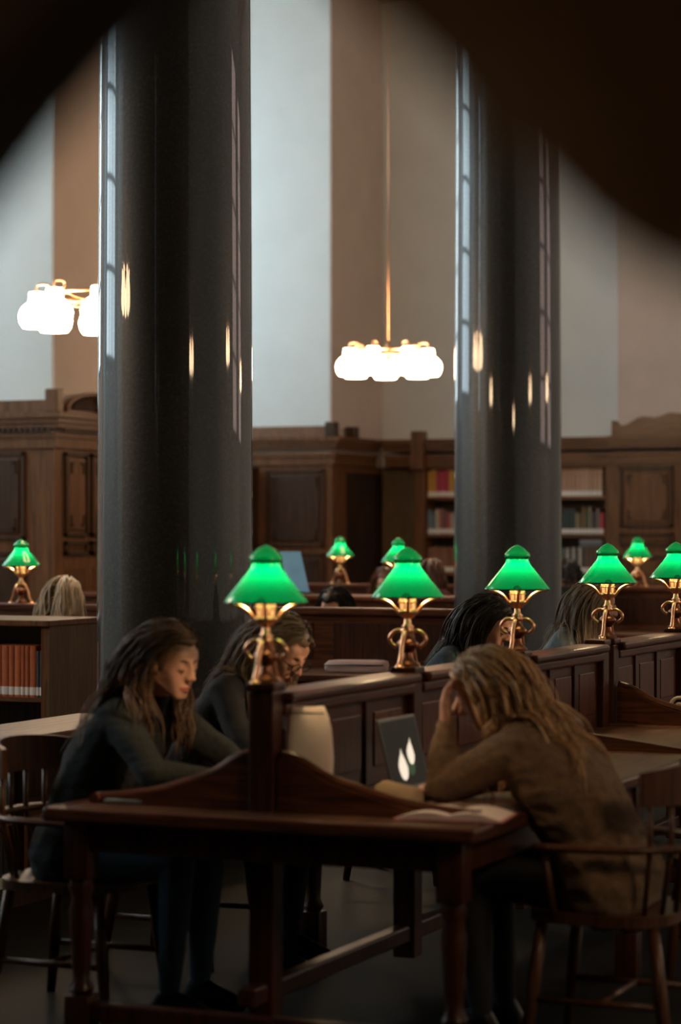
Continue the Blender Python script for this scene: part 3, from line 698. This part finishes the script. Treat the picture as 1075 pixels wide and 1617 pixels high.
def hair_mat(name, c0, c1, c2):
    m, nt, b = nodes(name)
    g = nt.nodes.new('ShaderNodeNewGeometry'); r = nt.nodes.new('ShaderNodeValToRGB')
    e = r.color_ramp.elements; e[0].color = (*c0, 1); e[1].color = (*c2, 1); k = e.new(.5); k.color = (*c1, 1)
    nt.links.new(g.outputs['Random Per Island'], r.inputs['Fac']); nt.links.new(r.outputs['Color'], b.inputs['Base Color'])
    setp(b, Roughness=.42); b.inputs['Specular IOR Level'].default_value = .4
    return m
SKIN = plain('skin', (.50, .27, .19), .5, var=.06, scale=25); SKIN.node_tree.nodes['Principled BSDF'].inputs['Subsurface Weight'].default_value = .1
SKIN.node_tree.nodes['Principled BSDF'].inputs['Subsurface Radius'].default_value = (.01, .004, .002)
LIPS = plain('lips', (.40, .12, .10), .45, var=.05); BROW = plain('brow_hair', (.08, .04, .025), .7)
HB = {'honey': hair_mat('honey_hair', (.16, .08, .03), (.46, .26, .115), (.80, .52, .28)), 'brown': hair_mat('brown_hair', (.05, .025, .013), (.12, .065, .035), (.24, .14, .085)),
      'ash': hair_mat('ash_hair', (.13, .085, .05), (.26, .18, .12), (.40, .30, .21)), 'blonde': hair_mat('blonde_hair', (.35, .25, .15), (.55, .43, .29), (.72, .60, .46)),
      'dark': hair_mat('dark_hair', (.008, .006, .005), (.015, .011, .009), (.03, .022, .018)), 'red': hair_mat('auburn_hair', (.06, .025, .015), (.12, .05, .03), (.18, .08, .05))}

def head_prims(bm, Mh, voxel_face=True):
    P = lambda x, y, z: Mh @ Vector((x, y, z))
    R3 = Mh.to_3x3()
    def ell(c, r):
        vs = sph(bm, (0, 0, 0), r)
        for v in vs: v.co = R3 @ v.co+P(*c)
    ell((-.012, 0, .030), (.098, .076, .090)); ell((.022, 0, -.02), (.066, .062, .088))
    hull(bm, [(P(.052, s*.028, .040), .030) for s in (-1, 1)]+[(P(.052, s*.036, -.022), .026) for s in (-1, 1)]+[(P(-.01, s*.056, -.005), .018) for s in (-1, 1)])
    hull(bm, [(P(.052, s*.036, -.022), .026) for s in (-1, 1)]+[(P(-.008, s*.050, -.052), .018) for s in (-1, 1)]+[(P(.062, s*.012, -.096), .018) for s in (-1, 1)]+[(P(.064, s*.012, -.062), .019) for s in (-1, 1)])
    hull(bm, [(P(.000, .046, -.055), .022), (P(.066, .010, -.098), .018), (P(.066, -.010, -.098), .018), (P(.000, -.046, -.055), .022), (P(.05, 0, -.05), .03)])
    hull(bm, [(P(.088, 0, .020), .008), (P(.110, 0, -.028), .0105), (P(.086, 0, -.034), .013)])
    for s in (-1, 1):
        sph(bm, P(.099, s*.011, -.032), .008); sph(bm, P(.072, s*.031, .002), .0155)
        hull(bm, [(P(.082, s*.010, .027), .008), (P(.068, s*.046, .025), .008)])
        ell((-.008, s*.076, -.008), (.020, .010, .030))
    hull(bm, [(P(.080, .016, -.064), .007), (P(.087, 0, -.060), .008), (P(.080, -.016, -.064), .007)])
    hull(bm, [(P(.079, .013, -.075), .007), (P(.085, 0, -.075), .008), (P(.079, -.013, -.075), .007)])
def hand_prims(bm, wrist, fwd, up, side, curl=.5, sc=1.0):
    """palm, four unequal fingers with knuckle bends and a thumb on the given side"""
    w_ = Vector(wrist); f = Vector(fwd).normalized(); u = (Vector(up)-f*Vector(up).dot(f)).normalized(); l = f.cross(u)*side
    hull(bm, [(w_, .022), (w_+f*.075+l*.03, .013), (w_+f*.08-l*.028, .012), (w_+f*.03+l*.03, .014)])
    for k, (o_, ln) in enumerate(((.032, .072), (.011, .08), (-.010, .075), (-.030, .058))):
        p = w_+f*.082+l*o_; a = 0; prev = p
        for j, q in enumerate((.45, .32, .26)):
            a += curl*(.5+.35*j); d = f*math.cos(a)-u*math.sin(a); nx = prev+d*ln*q
            hull(bm, [(prev, .0092-.0008*j), (nx, .0085-.0008*j)]); prev = nx
    p = w_+f*.025+l*.035; q = p+(f*.6+l*.8-u*.2).normalized()*.038; hull(bm, [(p, .013), (q, .0105)]); hull(bm, [(q, .0105), (q+(f*.95+l*.1-u*.3).normalized()*.032, .008)])

def lerp(a, b, k): return Vector(a)+(Vector(b)-Vector(a))*k
def person(label, x, y, rz, head, yaw, pitch, top, legs, hair, arms=None, voxel=.008, locks=200, length=.42, wave=.010, back_pull=.35, roll=0, z_scale=1,
           hip_x=0.0, neckline=False, face=True, folds=.010, shoulder_w=.165, bulk=1.0, strands=5, thick=1.0, glasses=False, seed=1, legs_on=True, forward_hair=0, tuck=False, sleeves=True):
    rnd = random.Random(seed)
    root = thing('person', label, 'person', (x, y, 0), rz)
    H = Vector(head)
    Mh = Matrix.Translation(H) @ Matrix.Rotation(yaw, 4, 'Z') @ Matrix.Rotation(pitch, 4, 'Y') @ Matrix.Rotation(roll, 4, 'X')
    nb = Mh @ Vector((-.045, 0, -.10)); hip = Vector((hip_x, 0, .535))
    sc = nb*.75+(Mh @ Vector((0, 0, 0)))*0+hip*.25; sc = Vector((nb.x-.075, 0, nb.z-.095))     # shoulder centre
    chest = lerp(hip, sc, .66)+Vector((-.03, 0, .0)); waist = lerp(hip, sc, .33)+Vector((-.035, 0, 0))
    if not arms:
        arms = {}
        for s in (-1, 1): arms[s] = [(sc.x+.14, s*.27, .83), (sc.x+.36, s*.12, .80)]
    sw = shoulder_w
    SH = {s: Vector((sc.x, s*sw, sc.z-.005)) for s in (-1, 1)}
    def torso(bm, k):
        hull(bm, [(hip+Vector((0, s*.095, 0)), .118*k) for s in (-1, 1)]+[(waist+Vector((0, s*.07, 0)), .105*k) for s in (-1, 1)])
        hull(bm, [(waist+Vector((0, s*.07, 0)), .105*k) for s in (-1, 1)]+[(chest+Vector((0, s*.09, 0)), .112*k) for s in (-1, 1)])
        hull(bm, [(chest+Vector((0, s*.09, 0)), .112*k) for s in (-1, 1)]+[(SH[s], .062*k) for s in (-1, 1)]+([(sc+Vector((.0, 0, .03)), .068*k)] if not neckline or k < 1 else [(sc+Vector((-.01, 0, -.05)), .07)]))
        if not neckline: hull(bm, [(sc+Vector((0, 0, .02)), .07*k), (lerp(sc, nb, .75), .054*k)])
    def armset(bm, k, cuff=True):
        for s in (-1, 1):
            e, w_ = Vector(arms[s][0]), Vector(arms[s][1])
            hull(bm, [(SH[s], .060*k), (lerp(SH[s], e, .5), .052*k), (e, .045*k)]); hull(bm, [(e, .045*k), (lerp(e, w_, .4), .043*k), (w_, .031*k)])
    KN = {s: Vector((hip_x+.43, s*.11, .54)) for s in (-1, 1)}; AN = {s: Vector((hip_x+.40, s*.115, .10)) for s in (-1, 1)}
    def legset(bm, k):
        for s in (-1, 1):
            hull(bm, [(hip+Vector((0, s*.09, -.01)), .10*k), (KN[s], .062*k)]); hull(bm, [(KN[s], .06*k), (lerp(KN[s], AN[s], .35), .056*k), (AN[s], .036*k)])
    # continuous body
    bm = B(); head_prims(bm, Mh); hull(bm, [(Mh @ Vector((-.03, 0, -.045)), .056), (nb, .052), (sc+Vector((.0, 0, .015)), .06)])
    torso(bm, .84 if not neckline else .88); armset(bm, .72)
    if legs_on:
        legset(bm, .86)
        for s in (-1, 1): hull(bm, [(AN[s]-Vector((.02, 0, .06)), .03), (AN[s]+Vector((.13, 0, -.075)), .022)])
    for s in (-1, 1):
        e, w_ = Vector(arms[s][0]), Vector(arms[s][1]); d = (w_-e).normalized(); hp = arms[s][2] if len(arms[s]) > 2 else {}
        hand_prims(bm, w_, hp.get('fwd', d), hp.get('up', (0, 0, 1)), -s*hp.get('flip', 1), hp.get('curl', .55))
    body = obj('body', remeshed(bm, min(voxel, .0055) if face else voxel, 5), None, root); body.data.materials.clear(); body.data.materials.append(SKIN)
    # jumper
    bm = B(); torso(bm, 1.05*bulk); armset(bm, 1.04*bulk) if sleeves else None
    me = remeshed(bm, voxel, 5, folds, 9, seed); me.materials.append(top); obj('jumper', me, None, root)
    if legs_on:
        bm = B(); legset(bm, 1.03); hull(bm, [(hip+Vector((0, s*.095, -.03)), .112) for s in (-1, 1)])
        me = remeshed(bm, .010, 3, .004, 10, seed); me.materials.append(legs); obj('trousers', me, None, root)
        for s in (-1, 1):
            bm = B(); a = AN[s]; hull(bm, [(a+Vector((-.035, 0, -.058)), .036), (a+Vector((.06, 0, -.06)), .036), (a+Vector((.15, 0, -.072)), .028), (a+Vector((-.01, 0, -.01)), .034)])
            me = remeshed(bm, .008, 2); me.materials.append(M['black_metal']); obj('shoe', me, None, root)
    if face:
        P = lambda a, b_, c: Mh @ Vector((a, b_, c))
        for s in (-1, 1):
            tube(b := B(), [P(.0855, s*.014, .022), P(.084, s*.03, .028), P(.071, s*.048, .022)], [.003, .0035, .0015], 6); obj('eyebrow', b, BROW, root, True)
            tube(b := B(), smooth_pts([P(.0805, s*.018, -.006), P(.0868, s*.031, -.0085), P(.0745, s*.046, -.004)], 4), .0022, 6); obj('eyelash', b, BROW, root, True)
        b = B()
        tube(b, smooth_pts([P(.078, .022, -.068), P(.0885, .008, -.064), P(.0905, 0, -.0655), P(.0885, -.008, -.064), P(.078, -.022, -.068)], 4), .0042, 8)
        tube(b, smooth_pts([P(.078, .020, -.069), P(.0890, 0, -.0745), P(.078, -.020, -.069)], 4), .0048, 8); obj('lips', b, LIPS, root, True)
        if glasses:
            g = B()
            for s in (-1, 1):
                tube(g, [P(.104, s*.034+.025*math.cos(2*PI*i/18), -.004+.019*math.sin(2*PI*i/18)) for i in range(19)], .0022, 6)
                tube(g, [P(.103, s*.058, .0), P(.0, s*.081, .004)], .002, 6)
            tube(g, [P(.105, -.009, .0), P(.108, 0, .003), P(.105, .009, .0)], .002, 6); obj('glasses', g, 'black_metal', root, True)
    # hair: scalp cap and locks that fall and drape
    rad = Vector((.112, .090, .106)); hc = Vector((-.016, 0, .032)); Mi = Mh.inverted()
    caps = [(nb, sc, .066)]+[(sc, SH[s], .070*bulk) for s in (-1, 1)]+[(chest+Vector((0, s*.09, 0)), SH[s], .10*bulk) for s in (-1, 1)]+[(chest, sc, .118*bulk)]+[(waist, chest, .15*bulk)]
    caps += [(SH[s], Vector(arms[s][0]), .058*bulk) for s in (-1, 1)]
    def push(p):
        q = Mi @ p-hc; e = Vector((q.x/rad.x, q.y/rad.y, q.z/rad.z))
        if e.length < 1 and e.length > 1e-6:
            e.normalize(); q = Vector((e.x*rad.x, e.y*rad.y, e.z*rad.z))
            p = Mh @ (q+hc)
        for a, c, r in caps:
            ab = c-a; k = max(0, min(1, (p-a).dot(ab)/max(ab.length_squared, 1e-9))); n = a+ab*k; d = p-n
            if d.length < r: p = n+d.normalized()*r
        q = Mi @ p
        lim = .050+.02*max(0, (q.z+.02)/.1)
        if face and q.z < .062 and q.z > -.13 and q.x > lim*(1-.4*min(1, abs(q.y)/.09)) and not forward_hair:
            q.x = lim*(1-.4*min(1, abs(q.y)/.09)); p = Mh @ q
        return p
    bm = B(); Rh = Mh.to_3x3()
    vs = sph(bm, (0, 0, 0), 1, 3)
    for v in vs:
        q = Vector((v.co.x*rad.x*.97, v.co.y*rad.y*.97, v.co.z*rad.z*.97))+hc
        if q.x > .03 and q.z < .075: q.x = .03+(q.x-.03)*.15
        if q.z < -.03: q = Vector((q.x*.9-.01, q.y*.9, q.z))
        v.co = Mh @ q
    capm = obj('hair', bm, HB[hair], root, True)
    bm = B(); n = 0; back = Rh @ Vector((-1, 0, 0)); backh = Vector((back.x, back.y, 0)).normalized()
    while n < locks:
        d = Vector((rnd.gauss(0, 1), rnd.gauss(0, 1), rnd.gauss(.25, 1))).normalized()
        if d.x > .45 and d.z < .62: continue
        if d.z < -.35 and d.x > -.2: continue
        n += 1
        p = Mh @ (Vector((d.x*rad.x, d.y*rad.y, d.z*rad.z))*1.01+hc)
        sg = 1 if d.y > 0 else -1
        dirv = (Rh @ Vector((-.55-.4*(1 if d.x < 0 else 0), sg*.8, -.15))).normalized()
        ph = rnd.random()*6.3; fr = rnd.uniform(.5, .9); L = length*rnd.uniform(.75, 1.1); st = .02; pts = [p]; m = max(4, int(L/st))
        side = (Rh @ Vector((0, sg, 0))); lw = rnd.uniform(.6, 1.4)*wave; clump = Vector((rnd.gauss(0, 1), rnd.gauss(0, 1), 0))*.035
        for i in range(m):
            k = i/m
            dirv = (dirv*.62+Vector((0, 0, -1))*(.20+.42*k)+backh*back_pull*max(0, 1-2.2*k)*.4+clump).normalized()
            p2 = p+dirv*st; p3 = push(p2); dirv = (p3-p).normalized() if (p3-p).length > 1e-5 else dirv; p = p3
            wv = math.sin(ph+i*fr)*lw*min(1, k*2.2); pts.append(p+side*wv+Vector((0, 0, math.cos(ph*1.7+i*fr)*lw*.4*k)))
        for q in range(strands):
            off = Vector((rnd.gauss(0, 1), rnd.gauss(0, 1), rnd.gauss(0, 1)))*.0065; r0 = rnd.uniform(.0022, .0040)*thick; nn = len(pts)-rnd.randint(0, max(1, len(pts)//6)); ph2 = rnd.random()*6
            sp = [pts[i]+off*(.5+.9*i/nn)+side*math.sin(ph2+i*fr*1.3)*wave*.22*(i/nn) for i in range(nn)]
            tube(bm, sp, [r0*(1-.7*(i/nn)**2) for i in range(nn)], 4, flat=.6)
    obj('hair_locks', bm, HB[hair], root, True)['kind'] = 'stuff'
    return root

NAVY = plain('dark_knit', (.016, .020, .020), .9, var=.35, scale=60, bump=.3); DENIM = plain('denim', (.04, .07, .10), .85, var=.2, scale=90)
BLACKC = plain('black_cotton', (.010, .010, .012), .85, var=.2); BROWNK = plain('brown_wool', (.15, .088, .048), .95, var=.25, scale=40, bump=.4)
GREYK = plain('grey_blue_knit', (.20, .235, .24), .9, var=.12, scale=50); DARKT = plain('dark_trousers', (.015, .015, .017), .85, var=.2)
DENIMJ = plain('denim_jacket', (.05, .08, .11), .85, var=.2, scale=80); WINE = plain('wine_wool', (.12, .03, .03), .9); TAUPE = plain('taupe_knit', (.16, .12, .11), .9)
# woman at left in a dark jumper
person('woman in a dark jumper with long brown hair, leaning on the nearest desk at left', -.88, .38, 0, (.375, -.05, 1.20), math.radians(-16), math.radians(14), NAVY, DENIM, 'brown',
       arms={-1: [(.42, -.27, .845), (.64, -.05, .80)], 1: [(.46, .24, .85), (.66, .0, .82)]}, voxel=.008, locks=260, length=.46, wave=.012, back_pull=.9, seed=3, bulk=1.08)
# woman with glasses, head bent
person('woman with glasses and dark scooped top, head bowed behind the nearest green lamp', -.98, 1.36, 0, (.42, 0, 1.19), math.radians(-12), math.radians(36), BLACKC, DARKT, 'ash',
       voxel=.009, locks=220, length=.40, wave=.004, back_pull=1.0, seed=5, neckline=True, glasses=True)
# curly haired reader at right
person('reader in brown wool jumper with wavy honey blonde hair, hunched over the nearest desk', 1.0, .45, PI, (.42, .02, 1.125), math.radians(14), math.radians(26), BROWNK, DARKT, 'honey',
       arms={1: [(.50, .20, .825), (.515, .125, 1.015), {'fwd': (.05, -.10, 1), 'up': (1, .1, 0), 'curl': .35}], -1: [(.36, -.27, .84), (.60, -.08, .80), {'curl': .7}]}, voxel=.008, locks=330, length=.46, wave=.030, strands=6, back_pull=.5, seed=8, bulk=1.20, forward_hair=.0, hip_x=.0, folds=.014)
person('dark haired reader in a denim jacket in front of the right column', -.98, 3.72, 0, (.41, 0, 1.20), math.radians(-5), math.radians(25), DENIMJ, DARKT, 'dark', voxel=.011, locks=170, length=.42, wave=.006, seed=11)
person('woman in a grey jumper with straight ash blonde hair behind the fourth lamp', -.86, 5.35, 0, (.30, 0, 1.245), math.radians(25), math.radians(14), GREYK, DARKT, 'ash', voxel=.011, locks=180, length=.36, wave=.004, seed=13)
person('blonde reader seen from behind over the bookcase of orange volumes', -4.33, 6.05, PI/2, (.28, 0, 1.21), 0, math.radians(12), TAUPE, DARKT, 'blonde', voxel=.012, locks=220, strands=4, length=.40, wave=.005, face=False, seed=17)
person('dark haired reader whose forehead peeks over the desk screen by the blue screen', -3.27, 8.35, -PI/2, (.25, 0, 1.115), 0, math.radians(30), BLACKC, DARKT, 'dark', voxel=.012, locks=90, length=.14, wave=.006, seed=19)
person('auburn haired reader in wine red behind the second lamp, far desk', -4.28, 12.35, PI/2, (.25, 0, 1.25), 0, .2, WINE, DARKT, 'red', voxel=.014, locks=90, strands=2, thick=1.8, length=.3, wave=.012, face=False, seed=23)
person('dark curly haired reader at the far desk below the striped volumes', -3.05, 12.35, PI/2, (.25, 0, 1.25), 0, .2, BLACKC, DARKT, 'dark', voxel=.014, locks=90, strands=2, thick=1.8, length=.2, wave=.02, face=False, seed=29)
person('reader in taupe partly hidden by the second large lamp, facing the doorway', -4.02, 11.15, -PI/2, (.25, 0, 1.20), .3, .3, TAUPE, DARKT, 'red', voxel=.014, locks=90, strands=2, thick=1.8, length=.25, wave=.01, seed=31)

chair(-.90, .38, 0, 'bow-back wooden armchair under the woman in the dark jumper at left')
chair(-1.0, 1.36, 0, 'bow-back wooden armchair under the woman with glasses')
chair(1.02, .45, PI, 'bow-back wooden armchair under the reader in brown wool at right')
chair(1.12, 1.75, PI, 'empty bow-back wooden armchair behind the reader in brown wool')
chair(-1.0, 3.72, 0, 'bow-back wooden armchair under the denim jacketed reader')
chair(-.88, 5.35, 0, 'bow-back wooden armchair under the woman in the grey jumper')
chair(-4.33, 6.03, PI/2, 'bow-back wooden armchair under the blonde reader behind the bookcase')
chair(-3.27, 8.37, -PI/2, 'bow-back wooden armchair under the reader peeking over the desk screen')
chair(-4.28, 12.33, PI/2, 'bow-back wooden armchair under the auburn haired reader')
chair(-3.05, 12.33, PI/2, 'bow-back wooden armchair under the dark curly haired reader')
chair(-4.02, 11.17, -PI/2, 'bow-back wooden armchair under the reader in taupe')

# ================================================================== THINGS ON THE DESKS
def soft_block(sections, n=28, pw=.55, jit=.004, seed=2, fs=14):
    """closed soft body from rounded-rectangle sections (z, half x, half y, dx, dy)"""
    b = B(); rings = []
    for z, hx, hy, dx, dy in sections:
        ring = []
        for i in range(n):
            a = 2*PI*i/n; c, s = math.cos(a), math.sin(a)
            p = Vector((dx+hx*math.copysign(abs(c)**pw, c), dy+hy*math.copysign(abs(s)**pw, s), z))
            k = mnoise.noise(p*fs+Vector((seed, 0, 0)))*jit; ring.append(b.verts.new(p+Vector((c*k, s*k, k*.5 if z > .02 else 0))))
        rings.append(ring)
    for A, D in zip(rings, rings[1:]):
        for i in range(n): b.faces.new((A[i], A[(i+1) % n], D[(i+1) % n], D[i]))
    b.faces.new(rings[0][::-1]); b.faces.new(rings[-1]); return b
t = thing('tote_bag', 'cream canvas bag standing on the desk against the screen by the nearest lamp', 'bag', (.118, .070, TOP), math.radians(20))
b = soft_block([(0, .066, .032, 0, 0), (.02, .072, .036, 0, 0), (.08, .074, .038, 0, .004), (.16, .075, .037, 0, .012), (.22, .075, .034, 0, .022), (.255, .073, .029, 0, .032), (.285, .064, .022, -.004, .042), (.305, .058, .014, -.008, .050), (.318, .055, .010, -.010, .053), (.323, .052, .008, -.010, .054)], jit=.008)
obj('bag_body', b, plain('cream_canvas', (.80, .64, .54), .75, var=.06, bump=.2), t, True)
tube(b := B(), [(-.062, .034, .302), (-.01, .032, .304), (.046, .034, .302)], .003, 6); obj('top_seam', b, plain('canvas_seam', (.50, .41, .33), .8), t, True)
t = thing('laptop', 'open dark laptop showing a white flower picture beside the bowed reader', 'laptop', (.215, .66, TOP), 0)
obj('keyboard_deck', box(B(), .02, .25, -.16, .16, .0, .014, .004), plain('laptop_grey', (.05, .055, .055), .4, .3), t)
b = B(); box(b, -.005, .004, -.165, .165, 0, .245, .003); bmesh.ops.rotate(b, verts=b.verts, cent=(0, 0, 0), matrix=Matrix.Rotation(math.radians(-14), 3, 'Y')); bmesh.ops.translate(b, verts=b.verts, vec=(.018, 0, .014)); lid = obj('lid', b, plain('laptop_lid', (.03, .035, .035), .35), t)
def on_screen(pts, name, mat, d=.0052):
    b = B(); prism(b, [(y, z) for y, z in pts], 0, d-.0012, d); bmesh.ops.rotate(b, verts=b.verts, cent=(0, 0, 0), matrix=Matrix.Rotation(math.radians(-14), 3, 'Y')); bmesh.ops.translate(b, verts=b.verts, vec=(.018, 0, .014)); return obj(name, b, mat, lid)
on_screen([(-.155, .01), (.155, .01), (.155, .235), (-.155, .235)], 'display', plain('display_dark', (.012, .018, .015), .7, emit=(.30, .36, .27), estr=.012))
WP = plain('display_white', (.8, .76, .7), .5, emit=(1.0, .86, .68), estr=.85); GP = plain('display_green', (.0, .1, .03), .5, emit=(.0, .25, .08), estr=.10)
def petal(cy, cz, w_, h, ang):
    out = []
    for i in range(20):
        a = 2*PI*i/20; yy, zz = w_*math.cos(a)*(1-.45*max(0, math.sin(a))), h*math.sin(a)+(h*.35 if abs(i-5) < 1 else 0)
        out.append((cy+yy*math.cos(ang)-zz*math.sin(ang), cz+yy*math.sin(ang)+zz*math.cos(ang)))
    return out
on_screen(petal(-.04, .075, .038, .046, -.15), 'flower_petal', WP, .0062); on_screen(petal(.05, .115, .030, .040, -.35), 'flower_petal', WP, .0062); on_screen(petal(.03, .07, .034, .03, .5), 'flower_leaf', GP, .0058)
t = thing('pouch', 'crumpled beige cloth pouch on the desk in front of the laptop', 'pouch', (.36, .22, TOP), math.radians(-20))
b = soft_block([(0, .085, .045, 0, 0), (.015, .095, .052, 0, 0), (.045, .092, .048, 0, 0), (.065, .078, .036, -.004, 0), (.078, .045, .018, -.008, 0)], jit=.016, pw=.7, fs=18); obj('pouch_body', b, plain('beige_cloth', (.45, .31, .18), .85, var=.1, bump=.3), t, True)
tube(b := B(), smooth_pts([(.09, -.01, .03), (.12, -.03, .012), (.14, .0, .006), (.15, .03, .005)], 4), .004, 6); obj('drawstring', b, plain('pale_cord', (.6, .5, .4), .8), t, True)
t = thing('open_book', 'open book with cream pages and pink fore-edge at the right corner of the nearest desk', 'book', (.62, .05, TOP), math.radians(8))
obj('cover', box(B(), -.17, .17, -.12, .12, 0, .005, .002), plain('pink_cover', (.55, .22, .20), .6), t)
for s in (-1, 1):
    b = B(); out = [(0, .005)]+[(s*.16*i/8, .007+.020*math.sin(PI*min(1, .15+i/8*.85))) for i in range(9)]+[(s*.16, .005)]
    prism(b, out, 1, -.115, .115); obj('page_block', b, plain('cream_pages', (.75, .62, .55), .8, var=.05), t, 'auto')
t = thing('pencil', 'yellow pencil in the right hand of the reader in brown wool', 'pencil', (.46, .50, .86))
tube(b := B(), [(0, 0, -.02), (-.07, -.02, .085)], .0037, 6); obj('shaft', b, plain('pencil_yellow', (.55, .38, .16), .5), t); tube(b := B(), [(0, 0, -.02), (.012, .003, -.038)], [.0037, .0006], 6); obj('tip', b, plain('pencil_tip', (.4, .26, .14), .6), t)
t = thing('notebook', 'slate blue notebook under the arm of the woman in the dark jumper', 'notebook', (-.48, .12, TOP), math.radians(12))
obj('cover', box(B(), -.11, .11, -.15, .15, 0, .014, .003), plain('slate_cover', (.14, .18, .20), .6), t); obj('pages', box(B(), -.105, .112, -.146, .146, .003, .011), 'white_paper', t)
t = thing('pencil_case', 'long dusty pink zipped pouch lying on the cross desk behind the lamps', 'pouch', (-2.55, 6.8, TOP), math.radians(6))
b = soft_block([(0, .19, .055, 0, 0), (.012, .205, .065, 0, 0), (.05, .205, .062, 0, 0), (.072, .19, .045, .01, 0), (.08, .15, .02, .02, 0)], jit=.012, pw=.6, fs=12); obj('case_body', b, plain('dusty_pink', (.42, .30, .28), .8, bump=.2), t, True)
tube(b := B(), [(-.19, -.064, .045), (0, -.068, .05), (.19, -.062, .05)], .004, 6); obj('zip', b, 'black_metal', t, True)
